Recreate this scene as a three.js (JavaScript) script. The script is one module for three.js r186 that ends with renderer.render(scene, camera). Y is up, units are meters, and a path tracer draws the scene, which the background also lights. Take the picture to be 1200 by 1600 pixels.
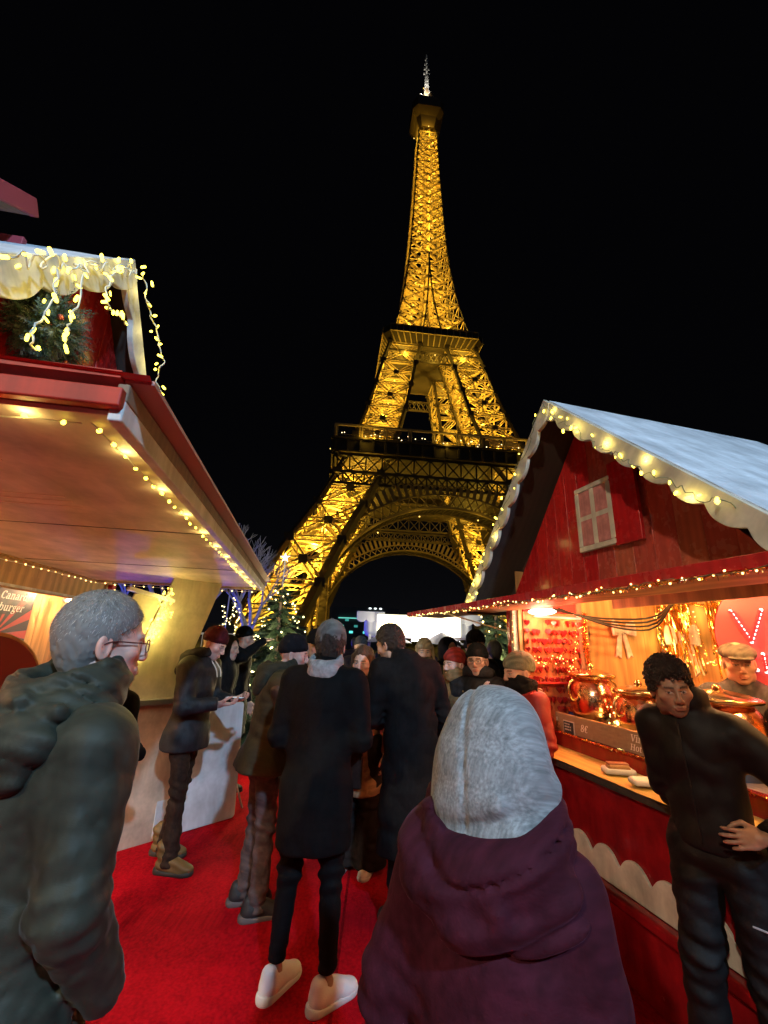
import * as THREE from 'three';
import { mergeGeometries, mergeVertices } from 'three/addons/utils/BufferGeometryUtils.js';
import { RoundedBoxGeometry } from 'three/addons/geometries/RoundedBoxGeometry.js';
import { ImprovedNoise } from 'three/addons/math/ImprovedNoise.js';

// ---------------------------------------------------------------- camera, sky, exposure
const scene = new THREE.Scene();
const camera = new THREE.PerspectiveCamera(2 * Math.atan(800 / 670) * 180 / Math.PI, 0.75, 0.05, 3000);
camera.position.set(0, 1.68, 0);
camera.rotation.order = 'YXZ';
camera.rotation.set(0.294, 0, 0.035);
const renderer = new THREE.WebGLRenderer({ antialias: true });
renderer.toneMapping = THREE.LinearToneMapping;
renderer.toneMappingExposure = 1;
renderer.shadowMap.enabled = true;
{ // night sky: almost black, a little city glow towards the horizon
  const w = 64, h = 64, d = new Float32Array(w * h * 4);
  for (let j = 0; j < h; j++) for (let i = 0; i < w; i++) {
    const el = ((j + 0.5) / h - 0.5) * Math.PI, g = Math.exp(-Math.abs(el) / 0.16), k = (j * w + i) * 4;
    d[k] = 0.0009 + 0.0030 * g; d[k + 1] = 0.0009 + 0.0031 * g; d[k + 2] = 0.0013 + 0.0036 * g; d[k + 3] = 1;
  }
  const sky = new THREE.DataTexture(d, w, h, THREE.RGBAFormat, THREE.FloatType);
  sky.mapping = THREE.EquirectangularReflectionMapping; sky.magFilter = THREE.LinearFilter; sky.needsUpdate = true;
  scene.background = sky; scene.environment = sky;
}
const moon = new THREE.DirectionalLight(0xbfd4ff, 0.02);
moon.position.set(6, 20, 14); moon.castShadow = true; scene.add(moon);

// ---------------------------------------------------------------- helpers
let seed_ = 12345;
const rnd = () => { seed_ = (seed_ * 1664525 + 1013904223) >>> 0; return seed_ / 4294967296; };
const rr = (a, b) => a + (b - a) * rnd();
const V = (x, y, z) => new THREE.Vector3(x, y, z);
const noise = new ImprovedNoise();
const nz = (x, y, z) => noise.noise(x, y, z);
const lerp = (a, b, t) => a + (b - a) * t, clamp = (x, a, b) => Math.min(b, Math.max(a, x));
const used = {};
const numbered = (n) => { const k = used[n] = (used[n] ?? -1) + 1; return k ? n + '_' + String(k).padStart(3, '0') : n; };
const sh = (o) => { o.castShadow = o.receiveShadow = true; return o; };
function tag(o, label, category, group, kind) {
  if (label) o.userData.label = label; if (category) o.userData.category = category;
  if (group) o.userData.group = group; if (kind) o.userData.kind = kind; return o;
}
function thing(name, label, category, pos = [0, 0, 0], turn = 0, group, kind) {
  const o = new THREE.Group(); o.name = numbered(name); o.position.set(...pos); o.rotation.y = turn;
  scene.add(o); return tag(o, label, category, group, kind);
}
function solo(name, label, category, geo, mat, pos = [0, 0, 0], turn = 0, group, kind) {
  const o = sh(new THREE.Mesh(geo, mat)); o.name = numbered(name); o.position.set(...pos); o.rotation.y = turn;
  scene.add(o); return tag(o, label, category, group, kind);
}
function part(name, geo, mat, parent, pos, label) {
  const o = sh(new THREE.Mesh(Array.isArray(geo) ? merge(geo) : geo, mat)); o.name = name; parent.add(o);
  if (pos) o.position.set(...pos); if (label) o.userData.label = label; return o;
}
function clean(g) { // same attributes and no index, so that any two can be merged
  let q = g.index ? g.toNonIndexed() : g;
  for (const k of Object.keys(q.attributes)) if (!['position', 'normal', 'uv'].includes(k)) q.deleteAttribute(k);
  if (!q.attributes.normal) q.computeVertexNormals();
  if (!q.attributes.uv) q.setAttribute('uv', new THREE.BufferAttribute(new Float32Array(q.attributes.position.count * 2), 2));
  return q;
}
const merge = (l) => mergeGeometries(l.map(clean), false);
const M4 = (p = [0, 0, 0], r = [0, 0, 0], s = [1, 1, 1]) => new THREE.Matrix4().compose(V(...p), new THREE.Quaternion().setFromEuler(new THREE.Euler(...r)), V(...s));
const put = (g, p, r, s) => { g.applyMatrix4(M4(p, r, s)); return g; };
function boxUV(g, s = 1) { // uv in metres by the dominant axis of each face
  g = g.index ? g.toNonIndexed() : g; const p = g.attributes.position, uv = new Float32Array(p.count * 2);
  const a = V(), b = V(), c = V();
  for (let i = 0; i < p.count; i += 3) {
    a.fromBufferAttribute(p, i); b.fromBufferAttribute(p, i + 1).sub(a); c.fromBufferAttribute(p, i + 2).sub(a); b.cross(c);
    const x = Math.abs(b.x), y = Math.abs(b.y), z = Math.abs(b.z);
    for (let k = 0; k < 3; k++) {
      const X = p.getX(i + k), Y = p.getY(i + k), Z = p.getZ(i + k);
      uv.set(x >= y && x >= z ? [Z * s, Y * s] : y >= z ? [X * s, Z * s] : [X * s, Y * s], (i + k) * 2);
    }
  }
  g.setAttribute('uv', new THREE.BufferAttribute(uv, 2)); return g;
}
const box = (w, h, d, p = [0, 0, 0], r = [0, 0, 0]) => put(boxUV(new THREE.BoxGeometry(w, h, d)), p, r);
const rbox = (w, h, d, rad, p = [0, 0, 0], r = [0, 0, 0], seg = 2) => put(boxUV(new RoundedBoxGeometry(w, h, d, seg, Math.min(rad, w / 2.01, h / 2.01, d / 2.01))), p, r);
function beam(a, b, w, t = w, upv) { // box along a segment
  a = Array.isArray(a) ? V(...a) : a; b = Array.isArray(b) ? V(...b) : b;
  const z = b.clone().sub(a), L = z.length(); z.normalize();
  let up = upv ? upv.clone() : Math.abs(z.y) > 0.95 ? V(1, 0, 0) : V(0, 1, 0);
  const x = up.clone().cross(z).normalize(), y = z.clone().cross(x);
  const g = boxUV(new THREE.BoxGeometry(w, t, L)), m = new THREE.Matrix4().makeBasis(x, y, z);
  m.setPosition(a.clone().add(b).multiplyScalar(0.5)); g.applyMatrix4(m); return g;
}
const tube = (pts, r, seg = 20, rad = 6) => new THREE.TubeGeometry(new THREE.CatmullRomCurve3(pts.map((p) => Array.isArray(p) ? V(...p) : p)), seg, r, rad, false);
function ext(shape, depth, bevel = 0, seg = 8) {
  return new THREE.ExtrudeGeometry(shape, { depth, bevelEnabled: bevel > 0, bevelSize: bevel, bevelThickness: bevel, bevelSegments: 1, curveSegments: seg });
}
const poly = (pts) => { const s = new THREE.Shape(); pts.forEach((p, i) => i ? s.lineTo(...p) : s.moveTo(...p)); s.closePath(); return s; };
function basis(o, x, y, z) { const m = new THREE.Matrix4().makeBasis(x, y, z); m.setPosition(o); return m; }

// ---------------------------------------------------------------- textures
function tex(w, h, fn, rep = [1, 1], color = true) { // fn(x, y) in 0..1 -> [r,g,b] in sRGB 0..1 (or a number)
  const d = new Uint8Array(w * h * 4);
  for (let j = 0; j < h; j++) for (let i = 0; i < w; i++) {
    let c = fn((i + 0.5) / w, (j + 0.5) / h); if (typeof c === 'number') c = [c, c, c];
    const k = (j * w + i) * 4; for (let q = 0; q < 3; q++) d[k + q] = clamp(c[q], 0, 1) * 255; d[k + 3] = 255;
  }
  const t = new THREE.DataTexture(d, w, h); t.wrapS = t.wrapT = THREE.RepeatWrapping; t.magFilter = THREE.LinearFilter;
  t.repeat.set(...rep); if (color) t.colorSpace = THREE.SRGBColorSpace; t.needsUpdate = true; return t;
}
const per = (x, y, f, o = 0) => { // tiling noise
  const a = x * 2 * Math.PI, b = y * 2 * Math.PI, R = f / (2 * Math.PI);
  return nz(Math.cos(a) * R + o, Math.sin(a) * R + o * 1.7, Math.cos(b) * R) + nz(Math.sin(b) * R + 9.2 + o, Math.cos(a) * R * 0.7, Math.sin(a) * R * 0.7) * 0.5;
};
const lin = (c) => c <= 0 ? 0 : c < 0.0031308 ? c * 12.92 : 1.055 * Math.pow(c, 1 / 2.4) - 0.055;
const T = {};
T.weave = tex(128, 128, (x, y) => 0.5 + 0.22 * Math.sin(x * 2 * Math.PI * 32) * Math.sin(y * 2 * Math.PI * 32) + 0.3 * per(x, y, 40), [1, 1], false);
T.felt = tex(256, 256, (x, y) => 0.5 + 0.35 * per(x, y, 90) + 0.3 * per(x, y, 30, 3), [1, 1], false);
T.feltc = tex(256, 256, (x, y) => 0.86 + 0.16 * per(x, y, 40) + 0.1 * per(x, y, 9, 3) + 0.08 * per(x, y, 110, 5));
T.knit = tex(128, 128, (x, y) => { const u = x * 16 % 1, v = y * 16 % 1; return 0.35 + 0.6 * Math.pow(Math.sin(u * Math.PI), 0.7) * (0.6 + 0.4 * Math.sin((v + Math.abs(u - 0.5)) * 2 * Math.PI)); }, [1, 1], false);
T.grain = tex(256, 256, (x, y) => { const g = per(x, y * 0.15 + 0.2 * per(x, y, 3), 40) * 0.5 + 0.4 * Math.sin((x * 22 + 2.2 * per(x, y, 2, 4)) * 2 * Math.PI); return 0.86 + 0.08 * g + 0.06 * per(x, y, 60); });
T.pine = tex(512, 512, (x, y) => {
  const w = 0.16 * per(x, y, 3, 2), g = Math.sin((x * 9 + w * 9) * 2 * Math.PI), s = per(x * 1, y * 0.2, 70, 6);
  let k = 0.9 + 0.07 * g + 0.07 * s; let r = 0; for (const [a, b] of [[.2, .3], [.62, .75], [.85, .12]]) { const q = Math.hypot((x - a) * 3, y - b); r += Math.exp(-q * q * 2500); }
  k -= r * 0.5; return [k, k * 0.86, k * 0.66];
});
T.wear = tex(256, 256, (x, y) => { const a = per(x, y, 8, 2) + 0.5 * per(x, y, 22, 7) + 0.3 * per(x, y, 70, 1); return 0.9 + 0.12 * a; });
T.rough = tex(256, 256, (x, y) => 0.6 + 0.3 * per(x, y, 10, 2) + 0.2 * per(x, y, 40, 7), [1, 1], false);
T.carpet = tex(512, 512, (x, y) => 0.88 + 0.13 * per(x, y, 5, 1) + 0.07 * per(x, y, 26, 3) - (Math.abs(x - .5) < .004 ? .25 : 0) - .18 * Math.max(0, per(x, y, 14, 8) - .62) + 0.14 * per(x, y, 150, 5));
T.carpetb = tex(256, 256, (x, y) => 0.5 + 0.5 * per(x, y, 110, 5), [1, 1], false);
T.asphalt = tex(256, 256, (x, y) => 0.75 + 0.25 * per(x, y, 90, 5) + 0.2 * per(x, y, 8, 3));
const rep = (t, u, v = u) => { const c = t.clone(); c.repeat.set(u, v); c.needsUpdate = true; return c; };
const std = (r, g, b, rough = 0.8, o = {}) => { const m = new THREE.MeshStandardMaterial({ roughness: rough, ...o }); m.color.setRGB(r, g, b); return m; };
const phys = (r, g, b, rough, o = {}) => { const m = new THREE.MeshPhysicalMaterial({ roughness: rough, ...o }); m.color.setRGB(r, g, b); return m; };
const glow = (r, g, b, k, base = 0.8) => { const m = new THREE.MeshStandardMaterial({ roughness: 0.5 }); m.color.setRGB(base * r, base * g, base * b); m.emissive.setRGB(r, g, b); m.emissiveIntensity = k; return m; };
const M = {
  white: std(0.78, 0.78, 0.77, 0.55, { map: rep(T.wear, 1.3), bumpMap: rep(T.wear, 3), bumpScale: 0.0008 }),
  cream: std(0.72, 0.67, 0.56, 0.6, { map: rep(T.wear, 1.1) }),
  redPaint: std(0.42, 0.018, 0.02, 0.42, { map: rep(T.grain, 0.9, 0.5), bumpMap: rep(T.grain, 0.9, 0.5), bumpScale: 0.0015, roughnessMap: rep(T.rough, 1.5) }),
  redGloss: std(0.32, 0.010, 0.013, 0.3, { roughnessMap: rep(T.rough, 2), map: rep(T.wear, 1.5) }),
  orangeRed: std(0.50, 0.028, 0.010, 0.6, { map: rep(T.wear, 1.7) }),
  pine: std(0.62, 0.5, 0.36, 0.62, { map: rep(T.pine, 0.9, 0.45), bumpMap: rep(T.grain, 1.5, 0.5), bumpScale: 0.0008 }),
  oldWood: std(0.30, 0.2, 0.13, 0.8, { map: rep(T.grain, 1, 0.5) }),
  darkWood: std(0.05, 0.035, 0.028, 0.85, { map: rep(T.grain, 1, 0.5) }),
  pinkPly: std(0.70, 0.56, 0.50, 0.6, { map: rep(T.wear, 0.8), bumpMap: rep(T.wear, 2), bumpScale: 0.001 }),
  black: std(0.012, 0.012, 0.013, 0.6),
  cable: std(0.02, 0.015, 0.012, 0.5),
  steel: std(0.5, 0.5, 0.52, 0.35, { metalness: 0.9 }),
  copper: std(0.88, 0.46, 0.27, 0.3, { metalness: 1, roughnessMap: rep(T.rough, 3), bumpMap: rep(T.wear, 6), bumpScale: 0.0012 }),
  brass: std(0.75, 0.52, 0.22, 0.25, { metalness: 1 }),
  gold: std(0.95, 0.6, 0.16, 0.22, { metalness: 1 }),
  bulb: glow(1, 0.78, 0.075, 7),
  bulbFar: glow(1, 0.8, 0.34, 7),
  bulbWarm: glow(1, 0.66, 0.2, 6),
  wire: std(0.7, 0.7, 0.62, 0.5), wireDark: std(0.1, 0.11, 0.06, 0.5),
};
// a string of small lamps along a wire: one thing, its bulbs are parts
function stringLights(label, pts, n, o = {}) {
  const { r = 0.008, mat = M.bulb, wire = M.wire, group, jitter = 0.012, len = 2, lamps = 0, power = 0.02, name = 'fairy_light_string', hang = 0, wr = 0.0022 } = o;
  const t = thing(name, label, 'fairy lights', [0, 0, 0], 0, group);
  const c = new THREE.CatmullRomCurve3(pts.map((p) => Array.isArray(p) ? V(...p) : p)), wp = [];
  for (let i = 0; i <= n * 2; i++) { const p = c.getPoint(i / (n * 2)); wp.push(p.add(V(rr(-1, 1) * jitter * .6, rr(-1, 1) * jitter * .6, rr(-1, 1) * jitter * .6))); }
  part('wire', new THREE.TubeGeometry(new THREE.CatmullRomCurve3(wp), n * 4, wr, 4, false), wire, t);
  const g = new THREE.CapsuleGeometry(r, r * len, 2, 6), many = n > 300, list = [];
  for (let i = 0; i < n; i++) {
    const p = c.getPoint((i + 0.5) / n).add(V(rr(-1, 1) * jitter, rr(-1, 1) * jitter - hang, rr(-1, 1) * jitter));
    const rot = [rr(-1.2, 1.2), rr(0, 3), rr(-1.2, 1.2)];
    if (many) list.push(put(g.clone(), p.toArray(), rot));
    else { const b = part('bulb', g, mat, t, p.toArray()); b.rotation.set(...rot); b.scale.setScalar(rr(.65, 1.12));
      if (lamps && i % lamps === lamps >> 1) { const L = new THREE.PointLight(new THREE.Color().setRGB(1, 0.8, 0.22), power); L.position.copy(p); L.castShadow = true; L.name = 'bulb_lamp'; t.add(L); } }
  }
  if (many) part('bulb', list, mat, t).userData.kind = 'stuff';
  return t;
}
function lamp(parent, p, color, I, radius = 1) { const L = new THREE.PointLight(new THREE.Color().setRGB(...color), I); L.position.set(...p); L.castShadow = true; L.shadow.radius = radius; L.name = 'lamp'; parent.add(L); return L; }
// ---------------------------------------------------------------- ground
solo('ground', 'dark asphalt ground of the square', 'ground', put(new THREE.PlaneGeometry(3000, 3000), [0, 0, 0], [-Math.PI / 2, 0, 0]), std(0.035, 0.035, 0.037, 0.9), [0, 0, 0], 0, null, 'structure');
{ const g = new THREE.PlaneGeometry(7, 22, 1, 1); const uv = g.attributes.uv; for (let i = 0; i < uv.count; i++) uv.setXY(i, uv.getX(i) * 7, uv.getY(i) * 22);
  solo('carpet_path', 'bright red carpet laid along the aisle between the stalls', 'carpet', put(g, [0, 0.004, -6.5], [-Math.PI / 2, 0, 0]),
    phys(0.50, 0.004, 0.012, 0.95, { specularIntensity: .12,  map: rep(T.carpet, 0.45), bumpMap: rep(T.carpetb, 3), bumpScale: 0.004 }), [0, 0, 0], 0, null, 'structure'); }

// ---------------------------------------------------------------- the iron tower
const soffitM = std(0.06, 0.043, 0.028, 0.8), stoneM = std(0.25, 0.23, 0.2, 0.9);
const iron = std(0.58, 0.43, 0.21, 0.65), ironShade = std(0.10, 0.075, 0.05, 0.75);  // one metal; the dark copy carries the shade of unlit members in its colour
const TW = 3.3;
const sodium = [1, 0.63, 0.06];
{
  const t = thing('iron_lattice_tower', 'tall golden lit iron lattice tower with arches and a spire behind the market', 'tower', [15.65, 2.2, -163], 0.106);
  const tab = (a) => (h) => { for (let i = 1; i < a.length; i++) if (h <= a[i][0]) { const [h0, v0] = a[i - 1], [h1, v1] = a[i]; return v0 + (v1 - v0) * (h - h0) / (h1 - h0); } return a[a.length - 1][1]; };
  const out = tab([[0, 57.5], [14, 51], [25.5, 46], [38, 39.6], [49, 35], [57, 32], [69, 28.6], [82, 25], [103, 20.3], [113.5, 17.6], [127, 15], [137, 12.9], [150, 11.1], [168, 9.1], [180, 8.3], [200, 7.2], [225, 6.0], [250, 5.1], [272, 4.4]]);
  const wid = tab([[0, 15.5], [14, 14.6], [38, 13.4], [69, 14], [103, 12.6], [113, 12.3], [127, 11.7], [168, 9.2], [400, 99]]);
  const inn = (h) => Math.max(0, out(h) - wid(h));
  const C = (sx, sz, a, b, h) => V(sx * (a ? out(h) : inn(h)), h, sz * (b ? out(h) : inn(h)));
  const lattice = (L, a, b, w, n, nrm, th) => { // a truss seen from its face: two bars and a zigzag
    const dir = b.clone().sub(a).normalize(), s = dir.clone().cross(nrm).normalize().multiplyScalar(w / 2);
    const p = (k, q) => a.clone().lerp(b, k).addScaledVector(s, q);
    L.push(beam(p(0, 1), p(1, 1), th, th), beam(p(0, -1), p(1, -1), th, th));
    for (let i = 0; i < n; i++) L.push(beam(p(i / n, i % 2 ? 1 : -1), p((i + 1) / n, i % 2 ? -1 : 1), th * 0.45, th * 0.45));
  };
  const lv1 = [0, 13.2, 25.6, 38, 50], lv2 = [66, 68.5, 80, 91.5, 103, 113.5];
  const lv3 = [122]; { let s = 9.2; while (lv3[lv3.length - 1] < 258) { lv3.push(lv3[lv3.length - 1] + s); s = Math.max(4.6, s * 0.957); } }
  for (const sx of [-1, 1]) for (const sz of [-1, 1]) {
    const chords = [], br = [], plates = [];
    const face = (h0, h1, c0, c1, nrm, w, n, th, mid) => {
      const a = C(sx, sz, ...c0, h0), b = C(sx, sz, ...c1, h0), c = C(sx, sz, ...c0, h1), d = C(sx, sz, ...c1, h1);
      if (a.distanceTo(b) < 0.5) return;
      lattice(br, a, d, w, n, nrm, th); lattice(br, b, c, w, n, nrm, th);
      lattice(br, c, d, w * 0.9, n, nrm, th);
      if (mid) { lattice(br, a.clone().lerp(c, .5), b.clone().lerp(d, .5), w * 0.8, n, nrm, th);
        const cc = a.clone().lerp(d, .5); plates.push(beam(cc.clone().addScaledVector(nrm, -.5), cc.clone().addScaledVector(nrm, .5), w * 1.7, w * 1.7)); }
    };
    const faces = [[[1, 1], [0, 1], V(0, 0, sz)], [[1, 1], [1, 0], V(sx, 0, 0)], [[0, 1], [0, 0], V(-sx, 0, 0)], [[1, 0], [0, 0], V(0, 0, -sz)]];
    const run = (lv, cw, w, n, th, mid) => {
      for (let i = 0; i + 1 < lv.length; i++) {
        for (const [a, b] of [[1, 1], [0, 1], [1, 0], [0, 0]]) {
          const p = C(sx, sz, a, b, lv[i]), q = C(sx, sz, a, b, lv[i + 1]); if (inn(lv[i]) < 0.01 && (!a || !b)) continue;
          chords.push(beam(p, q, a !== b && lv[i] < 48 ? 2.6 : cw, cw)); if (a !== b && lv[i] < 48) { const ii = V(a ? -sx * 0 : 0, 0, 0); const off = a ? V(-sx * 2.4, 0, 0) : V(0, 0, -sz * 2.4); chords.push(beam(p.clone().add(off), q.clone().add(off), a ? 4.6 : .3, a ? .3 : 4.6, V(0, 0, 1))); }
          plates.push(box(cw * 1.7, cw * 1.5, cw * 1.7, q.toArray()));
        }
        for (const [c0, c1, nr] of faces) { if (inn(lv[i]) < 0.01 && (nr.x === -sx || nr.z === -sz)) continue; face(lv[i], lv[i + 1], c0, c1, nr, w, n, th, mid); }
        { // floor bracing across the leg at each level: what the lamps below light up
          const h = lv[i + 1], a = C(sx, sz, 1, 1, h), b = C(sx, sz, 0, 0, h), c = C(sx, sz, 1, 0, h), d = C(sx, sz, 0, 1, h);
          lattice(br, a, b, w * .7, n, V(0, 1, 0), th);
        }
      }
    };
    run(lv1, 1.5, 1.35, 9, 0.40, true); run([50, 57, 66], 1.3, 1.0, 6, 0.3, false); run(lv2, 1.1, 1.0, 7, 0.31, true);
    run([113.5, 122], 0.9, 0.8, 4, 0.22, false);
    const L3 = lv3.filter((h) => h < 262); run(L3, 0.55, 0.5, 4, 0.2, false);
    const leg = part('leg', chords, ironShade, t); part('bracing', br, iron, leg).userData.kind = 'stuff'; part('gusset_plate', plates, ironShade, leg).userData.kind = 'stuff';
    for (const a of [0, 1]) for (const b of [0, 1]) { const p = C(sx, sz, a, b, 1); part('masonry_foot', box(6, 5.4, 6, [p.x, -0.5, p.z]), stoneM, leg); }
  }
  // lift shaft and stair core in the middle of the upper shaft
  { const L = []; for (let h = 122; h < 262; h += 6) { for (const [x, z] of [[-1.6, -1.6], [1.6, -1.6], [1.6, 1.6], [-1.6, 1.6]]) L.push(beam([x, h, z], [x, h + 6, z], .3));
      for (const s of [-1, 1]) { L.push(beam([-1.6, h, s * 1.6], [1.6, h + 6, s * 1.6], .2), beam([s * 1.6, h, -1.6], [s * 1.6, h + 6, 1.6], .2), beam([-1.6, h, s * 1.6], [1.6, h, s * 1.6], .2)); } }
    part('lift_shaft', L, iron, t); }
  // girder under the first floor, four sides
  const sides = [0, 1, 2, 3].map((k) => new THREE.Matrix4().makeRotationY(k * Math.PI / 2));
  const four = (L) => sides.flatMap((m) => L.map((g) => g.clone().applyMatrix4(m)));
  { const L = [], zg = 34.8, n = 14;
    for (const [h0, h1, z] of [[50.2, 56, zg], [45.6, 49.4, 36.6]]) {
      L.push(beam([-37, h0, z], [37, h0, z], .8), beam([-37, h1, z], [37, h1, z], .8));
      const m = h0 > 49 ? n : 22; for (let i = 0; i < m; i++) { const x0 = -36 + 72 * i / m, x1 = -36 + 72 * (i + 1) / m; L.push(beam([x0, h0, z], [x0, h1, z], .45)); L.push(beam([x0, h0, z], [x1, h1, z], .38), beam([x1, h0, z], [x0, h1, z], .38)); }
    }
    part('girder', four(L), ironShade, t); }
  // arches: front ring, arcade of loops above it, soffit with ribs, rear ring
  for (const [dep, turns] of [[8, [0, 2]], [2.2, [1, 3]]]) { const R = 39.2, cy = 1.0, zf = 37.2, rot2 = (L) => turns.flatMap((k) => L.map((g) => g.clone().applyMatrix4(sides[k]))), N = 50, ring = [], soff = [], ribs = [], loops = [];
    const P = (r, a, z) => V(Math.cos(a) * r, cy + Math.sin(a) * r * 0.985, z);
    for (let i = 0; i < N; i++) { const a0 = Math.PI * (-0.045 + 1.09 * i / N), a1 = Math.PI * (-0.045 + 1.09 * (i + 1) / N);
      for (const [r, w] of [[R, .7], [R + 4.3, .5]]) ring.push(beam(P(r, a0, zf), P(r, a1, zf), w, w));
      ring.push(beam(P(R, a0, zf), P(R + 4.3, a1, zf), .32), beam(P(R, a1, zf), P(R + 4.3, a0, zf), .32));
      ring.push(beam(P(R, a0, zf - dep), P(R, a1, zf - dep), .6)); ribs.push(beam(P(R, a0, zf), P(R, a0, zf - dep), .3), beam(P(R, a0, zf), P(R, a1, zf - dep), .22));
      const s = new THREE.Shape(); const g = new THREE.BufferGeometry();
      const q = [P(R + .15, a0, zf), P(R + .15, a1, zf), P(R + .15, a1, zf - dep), P(R + .15, a0, zf - dep), P(R + .4, a0, zf), P(R + .4, a1, zf), P(R + .4, a1, zf - dep), P(R + .4, a0, zf - dep)];
      g.setFromPoints([0, 1, 2, 0, 2, 3, 4, 6, 5, 4, 7, 6].map((k) => q[k])); g.computeVertexNormals(); soff.push(g);
    }
    for (let i = 1; i < 44; i++) { const a = Math.PI * (0.16 + 0.68 * i / 44), x = Math.cos(a), r0 = R + 4.3, top = Math.min(45.4, cy + Math.sin(a) * (r0 + 4.6)), b = P(r0, a, zf), len = Math.min(4.2, (46 - b.y) / Math.max(.3, Math.sin(a))); if (len < 0.8) continue;
      const e = P(r0 + len, a, zf); loops.push(beam(b, e, .38, 1.1)); const e2 = P(r0 + len, a + .045, zf), md = P(r0 + len + .9, a + .0225, zf); loops.push(tube([e, md, e2], .25, 6, 4)); }
    part('arch', rot2(ring), std(.24, .175, .095, .7), t); for (const g of rot2([merge(soff)])) part('arch_soffit', g, soffitM, t); part('arch_rib', rot2(ribs), ironShade, t); part('arch_arcade', rot2(loops), std(.26, .19, .1, .7), t); }  // darker iron tones put the dimness of arch and soffit into the colour
  // first floor
  { const w = 36.2, fr = [], co = [], gal = [], rail = [];
    fr.push(box(2 * w, 4.2, .6, [0, 58.6, w - .3])); for (let i = 0; i <= 18; i++) co.push(box(.7, 3.4, .9, [-w + .5 + (2 * w - 1) * i / 18, 58.4, w + .45]));
    co.push(box(2 * w + .8, .5, 1.3, [0, 60.9, w + .3]), box(2 * w + .4, .4, 1, [0, 56.4, w + .2]));
    for (let i = 0; i <= 9; i++) { const x = -w + .4 + (2 * w - .8) * i / 9; gal.push(box(.42, 4.6, .42, [x - .4, 63.4, w - .2]), box(.42, 4.6, .42, [x + .4, 63.4, w - .2])); }
    gal.push(box(2 * w, .55, .8, [0, 65.7, w - .2])); for (let i = 0; i < 60; i++) rail.push(box(.12, 1.2, .12, [-w + 2 * w * i / 60, 61.7, w - .1])); rail.push(box(2 * w, .16, .2, [0, 62.3, w - .1]));
    part('first_floor_frieze', four(fr), ironShade, t); part('first_floor_console', four(co), ironShade, t); part('first_floor_gallery', four(gal), iron, t); part('first_floor_railing', four(rail), ironShade, t);
    const s = poly([[-w + 1, -w + 1], [w - 1, -w + 1], [w - 1, w - 1], [-w + 1, w - 1]]); s.holes.push(new THREE.Path([[-13, -13], [13, -13], [13, 13], [-13, 13]].map((p) => new THREE.Vector2(...p))));
    part('first_floor_deck', put(ext(s, 1.2), [0, 57, 0], [Math.PI / 2, 0, 0]), ironShade, t);
    const pav = []; for (const k of [0, 1, 2, 3]) { pav.push(box(26, 4.2, 9, [0, 63.3, 22], [0, 0, 0]).applyMatrix4(sides[k])); } part('pavilion', pav, std(0.09, 0.07, 0.05, 0.5), t);
    const lampsG = []; for (let i = 0; i < 46; i++) lampsG.push(new THREE.IcosahedronGeometry(.17, 0).translate(rr(-w + 2, w - 2), rr(61.4, 64.6), w - rr(1.4, 3))); part('gallery_lamp', lampsG, glow(1, .75, .35, 5), t).userData.kind = 'stuff'; }
  // second floor: a flared collar with brackets
  { const w = 20.4, c = 2.6, b = [], br = [], oct = (q, k) => [[-q + k, q], [q - k, q], [q, q - k], [q, -q + k], [q - k, -q], [-q + k, -q], [-q, -q + k], [-q, q - k]];
    const ringShell = (q0, k0, h0, q1, k1, h1) => { const A = oct(q0, k0), B = oct(q1, k1), g = new THREE.BufferGeometry(), pts = []; for (let i = 0; i < 8; i++) { const j = (i + 1) % 8, a = V(A[i][0], h0, A[i][1]), a2 = V(A[j][0], h0, A[j][1]), d = V(B[i][0], h1, B[i][1]), d2 = V(B[j][0], h1, B[j][1]); pts.push(a, a2, d2, a, d2, d); } g.setFromPoints(pts); g.computeVertexNormals(); return g; };
    part('second_floor_collar', [ringShell(17.3, 1, 113.6, w, c, 117.2), ringShell(w, c, 117.2, w, c, 120.1), ringShell(w, c, 120.1, w - .6, c, 120.1)], std(0.11, 0.08, 0.045, 0.7), t);  // darker iron, the shade of the underside put into the collar colour
    part('second_floor_deck', put(ext(poly(oct(17.4, 1)), .8), [0, 114.2, 0], [Math.PI / 2, 0, 0]), ironShade, t);
    for (let i = 0; i <= 14; i++) { const x = -w + c + (2 * w - 2 * c) * i / 14; br.push(beam([x * .86, 113.8, 17.5], [x, 117.2, w + .2], .4, .4), box(.35, 2.8, .35, [x, 118.7, w + .1])); }
    br.push(box(2 * (w - c), .35, .5, [0, 120.2, w + .05]), box(2 * (w - c), .3, .5, [0, 117.2, w + .1])); part('second_floor_bracket', four(br), iron, t);
    const L = []; for (const h of [105.2, 109.8]) L.push(beam([-18, h, 18.3], [18, h, 18.3], .7)); for (let i = 0; i < 16; i++) { const x0 = -17.4 + 34.8 * i / 16, x1 = x0 + 34.8 / 16; L.push(beam([x0, 105.2, 18.3], [x1, 109.8, 18.3], .35), beam([x1, 105.2, 18.3], [x0, 109.8, 18.3], .35)); }
    part('second_floor_girder', four(L), ironShade, t);
    const cr = []; for (let i = 0; i < 20; i++) { cr.push(box(1.5, 2.6, .5, [-15 + 30 * i / 19, 121.6, 15.9])); } part('second_floor_kiosk', four(cr), ironShade, t); }
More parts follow.
